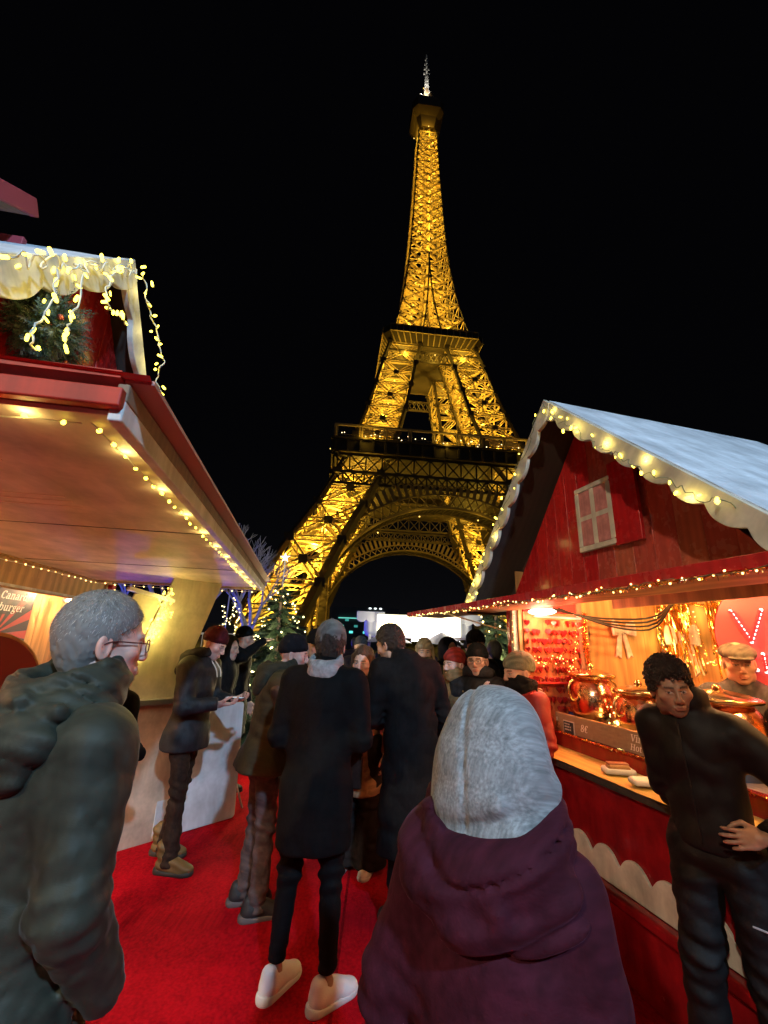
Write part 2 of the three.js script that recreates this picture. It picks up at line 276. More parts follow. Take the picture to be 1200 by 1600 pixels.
  // top: flared cabin, upper deck, campanile and antenna
  { const o = (q, h) => [[-q + q * .3, q], [q - q * .3, q], [q, q - q * .3], [q, -q + q * .3], [q - q * .3, -q], [-q + q * .3, -q], [-q, -q + q * .3], [-q, q - q * .3]].map(([x, z]) => V(x, h, z));
    const prof = [[4.6, 262], [6.2, 268], [8.4, 272], [8.6, 277.4], [7.6, 278], [7.4, 281], [5.2, 281.4], [5.0, 285.5], [3.4, 288.5], [1.6, 292], [1.2, 299]], g = new THREE.BufferGeometry(), pts = [];
    for (let k = 0; k + 1 < prof.length; k++) { const A = o(...prof[k]), B = o(...prof[k + 1]); for (let i = 0; i < 8; i++) { const j = (i + 1) % 8; pts.push(A[i], A[j], B[j], A[i], B[j], B[i]); } }
    g.setFromPoints(pts); g.computeVertexNormals(); part('top_cabin', g, std(0.23, 0.16, 0.09, 0.7), t);
    const d = []; for (let i = 0; i < 16; i++) { const a = i / 16 * 2 * Math.PI; d.push(box(.5, 3, .5, [Math.cos(a) * 6.4, 283, Math.sin(a) * 6.4])); } for (let i = 0; i < 6; i++) { const a = i / 6 * 2 * Math.PI + .3; d.push(new THREE.SphereGeometry(1.1, 8, 6).translate(Math.cos(a) * 5.4, 286.6, Math.sin(a) * 5.4)); }
    part('antenna_dish', d, std(.35, .3, .22, .6), t);
    const an = []; an.push(beam([0, 292, 0], [0, 329, 0], 1.1)); for (let h = 294; h < 312; h += 3) an.push(box(2.6 - (h - 294) * .05, 1.9, 2.6 - (h - 294) * .05, [0, h, 0])); for (const h of [313, 317, 321, 325]) { an.push(box(3.6 - (h - 313) * .12, 1.1, .5, [0, h, 0]), box(.5, 1.1, 3.4 - (h - 313) * .12, [0, h, 0])); }
    part('antenna', an, std(.75, .75, .72, .5), t); }
  // floodlights: a glowing lens with its lamp inside
  const lens = new THREE.SphereGeometry(.22, 8, 6), lensMat = glow(1, .66, .15, 2.5);
  const flood = (x, h, z, I, col = sodium, rad = 30) => { part('floodlight', lens, lensMat, t, [x, h, z]); lamp(t, [x, h, z], col, I, rad); };
  for (const sx of [-1, 1]) for (const sz of [-1, 1]) {
    for (const [h, I] of [[3, 230], [9, 260], [15, 260], [20, 250], [25, 240], [30, 230], [35, 210], [40, 190], [45, 150], [53, 60]]) { const c = (out(h) + inn(h)) / 2; flood(sx * c, h, sz * c, I * TW); }
    for (const [h, I] of [[68, 110], [74, 110], [80, 105], [86, 98], [92, 92], [98, 84], [104, 70], [110, 45]]) { const c = (out(h) + inn(h)) / 2; flood(sx * c, h, sz * c, I * TW); }
    for (const [h, I] of [[124, 52], [130, 52], [136, 50], [143, 48], [150, 46], [157, 42]]) { const c = (out(h) + inn(h)) / 2; flood(sx * c, h, sz * c, I * TW); }
  }
  for (let h = 164; h < 262; h += 8) for (const s of [-1, 1]) flood(s * 2.6, h, s * 2.6, (62 - (h - 164) * .3) * TW);
  flood(0, 259, 6.6, 30 * TW); flood(-6.6, 259, 0, 40 * TW);
  flood(-2.6, 291, 5, 900, [1, .93, .8], 10);
  for (const k of [-1, 1]) for (const q of [-12, 0, 12]) { flood(q, 107.5, k * 20.5, 30 * TW); flood(k * 20.5, 107.5, q, 30 * TW); flood(q * 2.2, 61.4, k * 37.5, 12 * TW); flood(k * 37.5, 61.4, q * 2.2, 12 * TW); }  // outer rows, added to brighten the collar edge and the gallery rails
  for (const a of [.16, .3, .42]) for (const k of [-1, 1]) flood(k * Math.cos(a * Math.PI) * 36.5, 1 + Math.sin(a * Math.PI) * 36, 38.6, 8 * TW);
  for (const s of [-1, 1]) flood(s * 22, 52, 12 * s, 60 * TW); // under the first floor
  flood(0, 41, 30, 20 * TW);
}
// ---------------------------------------------------------------- the red mulled wine stall on the right; local x = into the stall, -z = away along the aisle
const RO = V(1.412, 0, -2.623), RTH = 0.2573;
const RW = (w, y, u) => { const c = Math.cos(RTH), s = Math.sin(RTH); return V(RO.x + w * c - u * s, y, RO.z - w * s - u * c); };
const rt = (name, label, cat, w, y, u, group) => thing(name, label, cat, RW(w, y, u).toArray(), RTH, group);
function scallop(L, h, pitch, deep, wob = 0) { // strip with a scalloped lower edge, along +x from 0 to L, top at y = 0
  const s = new THREE.Shape(); s.moveTo(0, 0); s.lineTo(L, 0); const n = Math.round(L / pitch), p = L / n; s.lineTo(L, -h);
  for (let i = n; i > 0; i--) { const x1 = i * p, x0 = (i - 1) * p; s.bezierCurveTo(x1 - p * .12, -h - deep * .25, x1 - p * .2, -h - deep, x1 - p * .5, -h - deep); s.bezierCurveTo(x0 + p * .2, -h - deep, x0 + p * .12, -h - deep * .25, x0, -h); }
  s.closePath(); return s;
}
function planks(parent, n, x0, x1, yb, yt, mats, o = {}) { // upright boards in the plane x..y, each its own part; yt may be a function of x
  const { th = .02, gap = .004, name = 'plank', rotY = 0, at = [0, 0, 0] } = o, w = (x1 - x0) / n, f = typeof yt === 'function' ? yt : () => yt;
  for (let i = 0; i < n; i++) {
    const a = x0 + i * w + gap / 2, b = x0 + (i + 1) * w - gap / 2, ta = f(a), tb = f(b); if (Math.max(ta, tb) <= yb + .01) continue;
    const pts = [[a, yb], [b, yb]]; if (tb > yb) pts.push([b, tb]); const pk = o.peak; if (pk && pk > a && pk < b) pts.push([pk, f(pk)]); if (ta > yb) pts.push([a, ta]);
    const g = boxUV(ext(poly(pts), th - rr(0, .004), .0015)); const m = part(name, put(g, [0, 0, 0], [0, 0, 0]), Array.isArray(mats) ? mats[Math.floor(rnd() * mats.length)] : mats, parent);
    m.position.set(...at); m.rotation.y = rotY;
    const uv = g.attributes.uv, du = rnd() * 5; for (let k = 0; k < uv.count; k++) uv.setXY(k, uv.getX(k) + du, uv.getY(k) + du * 1.7);
  }
}
const redV = [[.62, .020, .022], [.57, .018, .022], [.66, .026, .024], [.6, .026, .026]].map(([r, g, b]) => { const m = M.redPaint.clone(); m.color.setRGB(r, g, b); return m; });
const brownRedV = [[.56, .085, .06], [.58, .13, .075], [.52, .075, .055]].map(([r, g, b]) => { const m = M.redPaint.clone(); m.color.setRGB(r, g, b); return m; });  // browner red set, used for one half of the gable boards
const pineV = [[.62, .47, .31], [.58, .43, .27], [.66, .5, .34]].map(([r, g, b]) => { const m = M.pine.clone(); m.color.setRGB(r, g, b); return m; });
const creamTrim = std(.60, .55, .43, .6, { map: rep(T.wear, 1.1) }), snowM = std(0.74, 0.79, 0.86, 0.5, { map: rep(T.wear, .8), bumpMap: rep(T.wear, 1.2, 3), bumpScale: .012 });
const yellowCloth = std(0.62, 0.42, 0.10, 0.55, { map: rep(T.wear, 1), bumpMap: rep(T.wear, 1.5), bumpScale: .006 });
{
  const t = thing('market_stall', 'red wooden market stall with white snowy roof selling mulled wine from copper pots', 'market stall', RO.toArray(), RTH);
  const rot = -Math.PI / 2 * -1; // shapes drawn in (u, y) are turned so that +x of the shape runs along u
  const RU = Math.PI / 2;        // rotation.y = +90deg sends shape +x to -z
  // gable
  const gw = part('gable_wall', box(.02, .02, .02, [.1, 2.2, 0]), M.darkWood, t);
  const gy = (u) => Math.min(3.26, 3.285 - 1.19 * Math.abs(u - .12));
  planks(gw, 8, .12, 1.13, 2.07, gy, redV, { rotY: RU, at: [.02, 0, 0], peak: .12 });
  planks(gw, 7, -.9, .12, 2.07, gy, brownRedV, { rotY: RU, at: [.02, 0, 0] });
  const lw = part('added_attic_board', [ext(poly([[-1.22, 2.06], [1.4, 2.06], [.12, 3.24]]), .02)].map((g) => put(g, [0, 0, 0], [0, RU, 0])), M.darkWood, t, [.09, 0, 0]);  // added dark board; its near-black colour stands for the shaded attic void
  // window in the gable
  const win = new THREE.Group(); win.name = 'window'; t.add(win); win.position.set(-.012, 2.52, -.06); win.rotation.y = RU;
  const fr = []; fr.push(rbox(.33, .035, .03, .006, [0, .205, 0]), rbox(.33, .035, .03, .006, [0, -.205, 0]), rbox(.045, .375, .03, .006, [-.1425, 0, 0]), rbox(.035, .375, .03, .006, [.148, 0, 0]));
  part('window_frame', fr, M.cream, win); part('muntin', [box(.035, .374, .024, [.006, 0, 0]), box(.118, .03, .022, [-.07, .0, 0]), box(.105, .03, .022, [.077, .0, 0])], M.cream, win);
  for (const [x, y] of [[-.066, .1], [.076, .1], [-.066, -.1], [.076, -.1]]) part('pane', box(.106, .17, .004, [x, y, -.008]), std(.60, .26, .25, .12, { map: rep(T.wear, 3) }), win);
  part('shutter', rbox(.2, .53, .025, .005, [0, 0, 0]), redV[1], t, [-.014, 2.55, .19]).rotation.y = RU;
  // roof
  const slope = (s, mat, name, thick, y0, over) => { const A = [.12, 3.30 + y0], B = [.12 + s * 1.36, 1.97 + y0], L = Math.hypot(B[0] - A[0], B[1] - A[1]); const g = box(1.95, thick, L, [.72, 0, 0]);
    const a = -s * Math.atan2(A[1] - B[1], Math.abs(B[0] - A[0])); const m = part(name, g, mat, t, [0, (A[1] + B[1]) / 2, -(A[0] + B[0]) / 2]); m.rotation.x = a; return m; };
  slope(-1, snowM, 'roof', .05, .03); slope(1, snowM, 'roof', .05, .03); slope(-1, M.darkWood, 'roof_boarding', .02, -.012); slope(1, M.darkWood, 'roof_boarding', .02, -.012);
  // scalloped verges
  for (const s of [-1, 1]) { const L = 1.86, m = part('scalloped_verge', boxUV(ext(scallop(L, .075, .21, .036), .022, .003), 1), creamTrim, t);
    m.matrixAutoUpdate = false; const dir = V(0, -1.33, -s * 1.36).normalize(), up = V(0, 1, 0).addScaledVector(dir, dir.y * -1).normalize(); const zz = dir.clone().cross(up);
    m.matrix.copy(basis(V(-.262 + (s > 0 ? 0 : -.0), 3.355, -.12), dir, up, zz)); if (zz.x > 0) m.matrix.premultiply(new THREE.Matrix4().makeTranslation(-.0265, 0, 0)); m.matrix.decompose(m.position, m.quaternion, m.scale); m.matrixAutoUpdate = true; }
  // flap over the counter
  part('canopy_flap', rbox(.4, .03, 4.7, .004, [-.205, 1.985, -.35]), M.pine, t);
  part('canopy_edge', rbox(.025, .05, 4.7, .004, [-.418, 1.99, -.35]), redV[0], t);
  part('canopy_moulding', box(.03, .05, 2.1, [-.005, 2.045, -.1]), redV[3], t);
  // body
  const front = part('counter_front', rbox(.03, .53, 4.3, .003, [.035, .675, .9]), M.redGloss, t);
  part('counter_plinth', box(.03, .36, 4.3, [.03, .185, .9]), M.redGloss, t); part('bumper_rail', rbox(.075, .06, 4.3, .02, [-.02, .395, .9]), M.redGloss, t);
  { const g = boxUV(ext(scallop(4.2, .10, .215, .07), .014, .002)); const m = part('scalloped_skirt', g, M.cream, t, [-.0, .43, -1.25]); m.rotation.set(0, 0, 0); m.matrixAutoUpdate = false; m.matrix.copy(basis(V(.018, .43, -1.25), V(0, 0, 1), V(0, -1, 0), V(1, 0, 0))); m.matrix.premultiply(new THREE.Matrix4().makeTranslation(-.0165, 0, 0)); m.matrix.decompose(m.position, m.quaternion, m.scale); m.matrixAutoUpdate = true; }
  for (const u of [.75, -.45]) part('batten', box(.02, .42, .05, [.012, .73, -u]), M.redGloss, t);
  part('serving_ledge', rbox(.31, .035, 4.3, .006, [.13, .935, .9]), M.darkWood, t);
  const cl = new THREE.PlaneGeometry(.30, 4.25, 10, 90); cl.rotateX(-Math.PI / 2); { const p = cl.attributes.position; for (let i = 0; i < p.count; i++) { const x = p.getX(i), z = p.getZ(i); p.setY(i, .0045 + .005 * (1 + nz(x * 9, z * 7, 2)) * (.5 + .5 * nz(z * 1.4, x * 2, 8)) + .004 * Math.max(0, nz(x * 5 + z * 3, z * 9, 4))); } cl.computeVertexNormals(); }
  part('ledge_cloth', cl, yellowCloth, t, [.128, .9525, .9]);
  part('ledge_rail', [rbox(.03, .085, 4.3, .004, [.295, 1.0, .9]), rbox(.055, .02, 4.3, .006, [.295, 1.05, .9])], M.redGloss, t);
  part('worktop', box(.55, .03, 3.4, [.6, 1.02, .55]), M.oldWood, t);
  // interior: end wall, back wall, ceiling, floor, near wall
  const ew = part('end_wall', box(1.5, .02, .04, [.76, .02, -1.10]), M.pine, t); planks(ew, 4, .62, 1.5, .03, 2.3, pineV, { at: [0, 0, -1.10] }); planks(ew, 4, .02, .6, .03, 2.3, pineV, { at: [0, 0, -1.105] });
  const bw = part('back_wall', box(.02, .02, 3.4, [1.54, .02, .6]), M.pine, t); planks(bw, 22, -2.3, 1.08, .03, 2.3, pineV, { rotY: RU, at: [1.5, 0, 0] });
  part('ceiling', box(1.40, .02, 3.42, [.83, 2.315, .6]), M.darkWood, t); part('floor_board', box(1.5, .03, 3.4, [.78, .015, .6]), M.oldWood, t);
  part('near_wall', box(1.5, 2.3, .03, [.78, 1.16, 2.31]), M.pine, t);
  part('header_board', rbox(.02, .26, 2.9, .003, [.45, 2.1, .95]), M.pine, t);
  part('post', [rbox(.05, 2.0, .035, .004, [.0, .98 + .02, -1.125])], M.cream, t); part('post', rbox(.045, 2.0, .05, .004, [.005, 1.0, -1.19]), redV[0], t); part('corner_post', rbox(.05, 1.3, .04, .004, [.595, 1.6, -1.07]), M.oldWood, t); part('corner_post', rbox(.04, 1.3, .04, .004, [1.47, 1.6, -1.06]), M.oldWood, t);
  part('valance', rbox(.55, .085, .02, .004, [.33, 2.005, -1.075]), std(.6, .01, .012, .6), t);
  // lamp under the canopy
}
{ const t = rt('ceiling_lamp', 'oval white lamp glowing under the front edge of the right stall', 'lamp', .12, 1.955, .90); part('lamp_shade', put(new THREE.SphereGeometry(.13, 24, 12), [0, 0, 0], [0, 0, 0], [.75, .2, 1]), glow(1, .93, .82, 3), t); lamp(t, [0, -.06, 0], [1, .78, .5], .5, 4); part('lamp_base', put(new THREE.CylinderGeometry(.1, .1, .012, 20), [0, .026, 0], [0, 0, 0], [.75, 1, 1]), M.white, t); }
{ // warm lamp bar inside, hidden behind the header board, and a red one over the hearts
  const t = rt('lamp_bar', 'warm lamp bar behind the header board of the right stall', 'lamp', .72, 2.2, -.2); part('lamp_tube', put(new THREE.CylinderGeometry(.018, .018, 1.4, 10), [0, 0, 0], [Math.PI / 2, 0, 0]), glow(1, .6, .25, 8), t); for (const z of [-.55, 0, .6, 1.2]) lamp(t, [0, -.05, z], [1, .50, .17], 3.4, 2);
  const r = rt('lamp_bar', 'red lamp bar above the curtain of hanging hearts', 'lamp', .34, 1.925, 1.0); part('lamp_tube', put(new THREE.CylinderGeometry(.010, .010, .45, 10), [0, 0, 0], [0, 0, Math.PI / 2]), glow(1, .06, .04, 9), r); for (const x of [-.16, .12]) lamp(r, [x, -.03, .05], [1, .11, .04], 1.7, 1);
}
// hearts on threads, one curtain, each heart a part
const heartShape = (s) => { const h = new THREE.Shape(); h.moveTo(0, -s); h.bezierCurveTo(-s * .4, -s * .5, -s * 1.05, -s * .1, -s * .9, s * .45); h.bezierCurveTo(-s * .75, s * .95, -s * .1, s * .9, 0, s * .4); h.bezierCurveTo(s * .1, s * .9, s * .75, s * .95, s * .9, s * .45); h.bezierCurveTo(s * 1.05, -s * .1, s * .4, -s * .5, 0, -s); return h; };
{ const t = rt('heart_curtain', 'curtain of small dark red hearts hanging on threads at the far end of the stall', 'decoration', .05, 1.97, 1.055);
  const hm = std(.20, .004, .007, .35), g1 = put(ext(heartShape(.024), .006, .003), [0, 0, -.003]), g2 = put(new THREE.TorusGeometry(.018, .007, 6, 14), [0, 0, 0]), thr = [];
  part('backing_cloth', box(.53, .86, .006, [.27, -.45, -.022]), std(.55, .15, .05, .7, { map: rep(T.wear, 2) }), t);
  for (let c = 0; c < 11; c++) { const x = .03 + c * .05 + rr(-.006, .006); thr.push(box(.0015, .86, .0015, [x, -.45, 0])); for (let r = 0; r < 11; r++) { if (rnd() < .17) continue; const h = part('heart', rnd() < .12 ? g2 : g1, hm, t, [x + rr(-.005, .005), -.09 - r * .074 + rr(-.006, .006), rr(-.004, .006)]); h.rotation.y = rr(-.9, .9); h.rotation.z = rr(-.2, .2); h.scale.setScalar(rr(.8, 1.12)); } }
  part('thread', thr, std(.5, .1, .08, .7), t); part('shelf', box(.56, .012, .06, [.28, -.56, .01]), std(.42, .02, .02, .5), t);
}
const chalkTex = (w, h, fn) => { const c = document.createElement('canvas'); c.width = w; c.height = h; const x = c.getContext('2d'); fn(x, w, h); const q = new THREE.CanvasTexture(c); q.colorSpace = THREE.SRGBColorSpace; return q; };
const face = (w, h, t, o = {}) => { const m = new THREE.MeshStandardMaterial({ map: t, roughness: o.rough ?? .7 }); return [new THREE.PlaneGeometry(w, h), m]; };
{ // hand lettered board on the counter
  const t = rt('menu_board', 'long grey board lettered by hand standing on the red counter of the right stall', 'sign', .31, 1.062, .6);
  part('board', rbox(1.44, .125, .016, .003, [0, .062, 0]), std(.30, .25, .18, .6, { map: rep(T.wear, 2) }), t); part('board_edge', box(1.44, .006, .02, [0, .128, 0]), M.pine, t);
  const tx = chalkTex(2048, 178, (x, w, h) => { x.fillStyle = '#8a7658'; x.fillRect(0, 0, w, h); for (let i = 0; i < 500; i++) { x.fillStyle = `rgba(${rnd() < .5 ? '40,30,20' : '220,205,180'},.05)`; x.fillRect(rnd() * w, rnd() * h, 90 * rnd(), 30 * rnd()); }
    x.fillStyle = '#f4eee0'; x.font = 'italic 68px serif'; const u = (v) => (1.32 - v) / 1.44 * w; x.fillText('ocs', u(1.13), 78); x.fillText('ant 2', u(1.16), 150); x.font = 'italic 96px serif'; x.fillText('8€', u(.80), 125); x.font = 'italic 84px serif'; x.fillText('Vin Chaud', u(.33), 80); x.font = 'italic 74px serif'; x.fillText('Hot Wine', u(.34), 155); });
  const [g, m] = face(1.43, .122, tx); const f = part('lettering', g, m, t, [0, .062, .0085]); t.rotation.y = RTH; f.rotation.y = 0;
  t.rotation.y = RTH - Math.PI / 2; 
  const card = (u, rows) => { const cx = chalkTex(256, 200, (x) => { x.fillStyle = '#23282c'; x.fillRect(0, 0, 256, 200); x.fillStyle = '#e9e6dc'; x.font = 'bold 34px sans-serif'; rows.forEach((s, i) => x.fillText(s, 24, 50 + i * 44)); }); const c = rt('price_card', u > .5 ? 'small black price card near the far end of the lettered board' : 'small black price card right of the words Vin Chaud', 'price card', .295, 1.10, u, 'price cards on the lettered board'); c.rotation.y = RTH - Math.PI / 2;
    part('card', rbox(.125, .1, .006, .002), M.cream, c); const [g2, m2] = face(.112, .086, cx); part('card_print', g2, m2, c, [0, 0, .0042]); };
  card(.915, ['PETIT 5€', 'MOYEN 7€', 'GRAND 9€']); card(.05, ['Petit 4€', 'Moyen 6€', '2  5  8 €']);
}
// copper pots
function pot(w, u, r, y, label, lidTilt, ky) {
  const t = rt('copper_pot', label, 'pot', w, y, u, 'copper mulled wine pots');
  const P = [[.02, 0], [.55, .02], [.82, .18], [.97, .45], [1, .72], [.95, 1.0], [.82, 1.25], [.72, 1.38], [.74, 1.44], [.9, 1.5]].map(([a, b]) => new THREE.Vector2(a * r, b * r));
  t.scale.y = ky; part('pot_body', new THREE.LatheGeometry(new THREE.SplineCurve(P).getPoints(40), 48), M.copper, t); part('pot_rim', put(new THREE.TorusGeometry(.9 * r, .012, 8, 40), [0, 1.5 * r, 0], [Math.PI / 2, 0, 0]), M.brass, t);
  const lid = part('lid', new THREE.LatheGeometry([[0, .2], [.25, .19], [.7, .1], [.98, .02], [1.0, -.01], [.9, 0]].map(([a, b]) => new THREE.Vector2(a * r * .94, b * r)), 40), std(.8, .66, .5, .16, { metalness: 1 }), t, [0, 1.53 * r, 0]); lid.rotation.z = lidTilt;
  part('lid_knob', new THREE.SphereGeometry(.026, 12, 8), M.brass, lid, [0, .21 * r, 0]);
  for (const s of [-1, 1]) part('handle', put(new THREE.TorusGeometry(.05, .009, 6, 16, Math.PI), [s * r * .99, 1.05 * r, 0], [0, 0, -s * Math.PI / 2]), M.brass, t);
  part('burner_ring', put(new THREE.CylinderGeometry(r * .75, r * .8, .05, 24), [0, -.028, 0]), M.black, t); return t;
}
pot(.50, .86, .175, 1.12, 'copper pot at the far end of the counter beside the hearts', .0, 1.38); pot(.54, .46, .17, 1.10, 'copper pot half hidden behind the dark jacketed man, under the white bow', -.03, 1.2); pot(.60, -.06, .225, 1.08, 'largest copper pot with shiny lid in front of the seller in the flat cap', .02, 1.02);
{ const t = rt('tray', 'flat black tray under the far copper pot', 'tray', .40, 1.06, .72); part('tray_plate', rbox(.06, .025, .36, .006, [0, 0, 0]), M.black, t); }
{ const t = rt('jar', 'round dark blue jar with gold lid beside the far copper pot', 'jar', .42, 1.04, 1.0); part('jar_body', new THREE.LatheGeometry([[0, 0], [.05, 0], [.075, .04], [.075, .1], [.045, .15], [.045, .165]].map((p) => new THREE.Vector2(...p)), 24), std(.03, .03, .12, .15), t); part('lid', put(new THREE.CylinderGeometry(.05, .05, .03, 20), [0, .18, 0]), M.brass, t); }
// bows of white ribbon
function bow(label, w, y, u, ry, s, mat) { const t = rt('ribbon_bow', label, 'bow', w, y, u, 'white ribbon bows on the stall walls'); t.rotation.y += ry;
  for (const k of [-1, 1]) { const lo = new THREE.Shape(); lo.moveTo(0, .01); lo.bezierCurveTo(k * .03, .02, k * .07, .075, k * .105, .07); lo.bezierCurveTo(k * .12, .04, k * .12, -.01, k * .112, -.04); lo.bezierCurveTo(k * .07, -.045, k * .03, -.02, 0, -.012); part('loop', put(ext(lo, .012, .006), [0, 0, 0], [0, k * -.25, 0], [s, s, s]), mat, t);
    part('tail', put(ext(poly([[0, 0], [k * .03, -.01], [k * .085, -.215], [k * .062, -.2], [k * .035, -.225]]), .008, .003), [0, 0, 0], [0, 0, 0], [s, s, s]), mat, t); }
  part('knot', put(new THREE.SphereGeometry(.018, 14, 10), [0, 0, .012], [0, 0, 0], [s, 1.2 * s, .8 * s]), mat, t); return t; }
const ribbon = std(.8, .66, .6, .5, { map: rep(T.wear, 4) });
bow('white ribbon bow on the bare wooden end wall of the right stall', 1.02, 1.85, 1.06, 0, 1.05, ribbon); bow('pale ribbon bow half hidden behind the gold tinsel curtain', 1.455, 1.80, .82, -Math.PI / 2, 1.35, ribbon);
// gold tinsel curtain
{ const t = rt('tinsel_curtain', 'shimmering gold tinsel curtain on the back wall of the right stall', 'decoration', 1.44, 2.08, .3); const L = [];
  for (let i = 0; i < 520; i++) { const z = rr(-.76, 1.6), dense = .5 + .5 * Math.sin(z * 21) + .4 * Math.sin(z * 9 + 1); if (rnd() > dense + .15) continue; const len = rr(.35, .62), x = rr(-.04, .03), sl = rr(.0, .22); let a = rr(0, 6), px = x, pz = z, py = rr(-.02, .02); const n = 9, pos = []; for (let k = 0; k <= n; k++) { a += rr(-1.1, 1.1); const w = .0065; pos.push([px - Math.sin(a) * w, py, pz - Math.cos(a) * w], [px + Math.sin(a) * w, py, pz + Math.cos(a) * w]); py -= len / n; pz += sl * len / n + rr(-.003, .003); px += rr(-.004, .003); }
    const g = new THREE.BufferGeometry(), v = []; for (let k = 0; k < n; k++) { const q = [0, 1, 2, 1, 3, 2].map((e) => pos[k * 2 + e]); v.push(...q.flat()); } g.setAttribute('position', new THREE.Float32BufferAttribute(v, 3)); g.computeVertexNormals(); L.push(g); }
  part('tinsel_strip', L, M.gold, t).userData.kind = 'stuff';
  for (let k = 0; k < 7; k++) { const b = []; for (let i = 0; i < 5; i++) b.push(tube([[0, .02 + i * .01, -.2 + k * 0], [.03, -.03, 0], [0, .02, .2]], .006, 8, 4)); const m = part('swag', b, M.gold, t, [rr(-.03, 0), rr(-.02, .03), -.6 + k * .33]); }
}
// tinsel garlands: bottle-brush of foil
function tinselRope(label, pts, n, r, mats, name = 'tinsel_garland', cat = 'garland', group) { const t = thing(name, label, cat, [0, 0, 0], 0, group), c = new THREE.CatmullRomCurve3(pts.map((p) => Array.isArray(p) ? V(...p) : p)); const by = mats.map(() => []);
  for (let i = 0; i < n; i++) { const p = c.getPoint(rnd()), d = V(rr(-1, 1), rr(-1, 1), rr(-1, 1)).normalize(), e = V(rr(-1, 1), rr(-1, 1), rr(-1, 1)).cross(d).normalize().multiplyScalar(.0035), q = p.clone().addScaledVector(d, r * rr(.5, 1)); const g = new THREE.BufferGeometry().setFromPoints([p.clone().add(e), q, p.clone().sub(e)]); g.computeVertexNormals(); by[Math.floor(rnd() * mats.length)].push(g); }
  part('garland_core', new THREE.TubeGeometry(c, 40, r * .12, 5), mats[0], t); by.forEach((L, i) => L.length && (part('foil', L, mats[i], t).userData.kind = 'stuff')); return t; }
const redFoil = std(.75, .05, .04, .25, { metalness: 1 }), silver = std(.8, .76, .7, .2, { metalness: 1 });
tinselRope('gold tinsel garland hanging down the post beside the hearts', [RW(.63, 1.97, 1.03), RW(.61, 1.7, 1.03), RW(.64, 1.45, 1.02), RW(.6, 1.12, 1.0)], 1500, .045, [M.gold, M.gold, redFoil]);
tinselRope('gold and silver tinsel garland along the canopy edge of the right stall', [RW(-.415, 1.968, 1.5), RW(-.42, 1.955, .9), RW(-.415, 1.965, .2), RW(-.42, 1.955, -.5), RW(-.415, 1.968, -1.3)], 2200, .026, [M.gold, silver, M.gold]);
tinselRope('gold tinsel lying along the red rail under the lettered board', [RW(.27, 1.063, 1.0), RW(.26, 1.058, .5), RW(.27, 1.063, .1), RW(.26, 1.058, -.5)], 900, .018, [M.gold, M.gold, redFoil]);
{ const gd = [M.gold]; const t = rt('tinsel_bow', 'big gold foil bow at the top of the tinsel curtain', 'bow', 1.36, 2.07, .33); for (let i = 0; i < 9; i++) { const a = i / 9 * 6.28; part('loop', put(new THREE.TorusGeometry(.035, .01, 5, 14), [Math.cos(a) * .035, Math.sin(a) * .035, 0], [0, .6, a], [1, .6, 1]), M.gold, t); } t.rotation.y -= Math.PI / 2; }
// strings on the right stall
stringLights('string of yellow fairy lights along the far scalloped gable edge of the right stall', [RW(-.30, 3.29, .16), RW(-.31, 2.9, .52), RW(-.31, 2.55, .85), RW(-.31, 2.2, 1.18), RW(-.31, 1.98, 1.38)], 24, { r: .007, wire: M.wireDark, jitter: .035, lamps: 5, power: .035 });
stringLights('string of yellow fairy lights along the near scalloped gable edge of the right stall', [RW(-.31, 3.30, .10), RW(-.315, 3.08, -.08), RW(-.315, 2.86, -.28), RW(-.315, 2.65, -.50), RW(-.315, 2.42, -.74), RW(-.315, 2.22, -1.0)], 26, { r: .007, wire: M.wireDark, jitter: .03, lamps: 5, power: .035 });
stringLights('string of tiny warm lights wound along the canopy edge of the right stall', [RW(-.43, 1.965, 2.68), RW(-.435, 1.955, 1.7), RW(-.435, 1.965, .8), RW(-.435, 1.955, 0), RW(-.435, 1.965, -1.2)], 90, { r: .0045, mat: M.bulbWarm, wire: M.wireDark, jitter: .016, len: .6 });
stringLights('heap of tiny warm lights on the counter between the copper pots', [RW(.40, 1.33, .62), RW(.42, 1.24, .52), RW(.38, 1.2, .6), RW(.4, 1.14, .5), RW(.36, 1.1, .58), RW(.38, 1.08, .36), RW(.4, 1.1, .25)], 30, { r: .005, mat: M.bulbWarm, wire: M.wireDark, jitter: .04, len: .2, lamps: 9, power: .05 });
stringLights('string of tiny warm lights threaded through the gold tinsel curtain', [RW(1.38, 2.05, 1.0), RW(1.37, 1.7, .95), RW(1.38, 1.55, .8), RW(1.38, 2.0, .7), RW(1.37, 1.6, .55), RW(1.38, 2.03, .4), RW(1.38, 1.6, .25), RW(1.38, 2.0, .05), RW(1.38, 1.8, -.3)], 70, { r: .0045, mat: M.bulbWarm, wire: M.gold, jitter: .03, len: .3, lamps: 10, power: .06 });
stringLights('string of tiny warm lights in front of the hanging hearts', [RW(.1, 1.6, 1.03), RW(.22, 1.56, 1.03), RW(.34, 1.62, 1.03), RW(.44, 1.5, 1.03), RW(.5, 1.62, 1.03), RW(.56, 1.9, 1.03)], 34, { r: .004, mat: M.bulbWarm, wire: M.gold, jitter: .03, len: .3 });
stringLights('short string of warm lights down the near edge of the far cream post', [RW(-.02, 1.95, 1.1), RW(-.03, 1.6, 1.1), RW(-.02, 1.2, 1.1)], 16, { r: .004, mat: M.bulbWarm, wire: M.wireDark, jitter: .008, len: .3 });
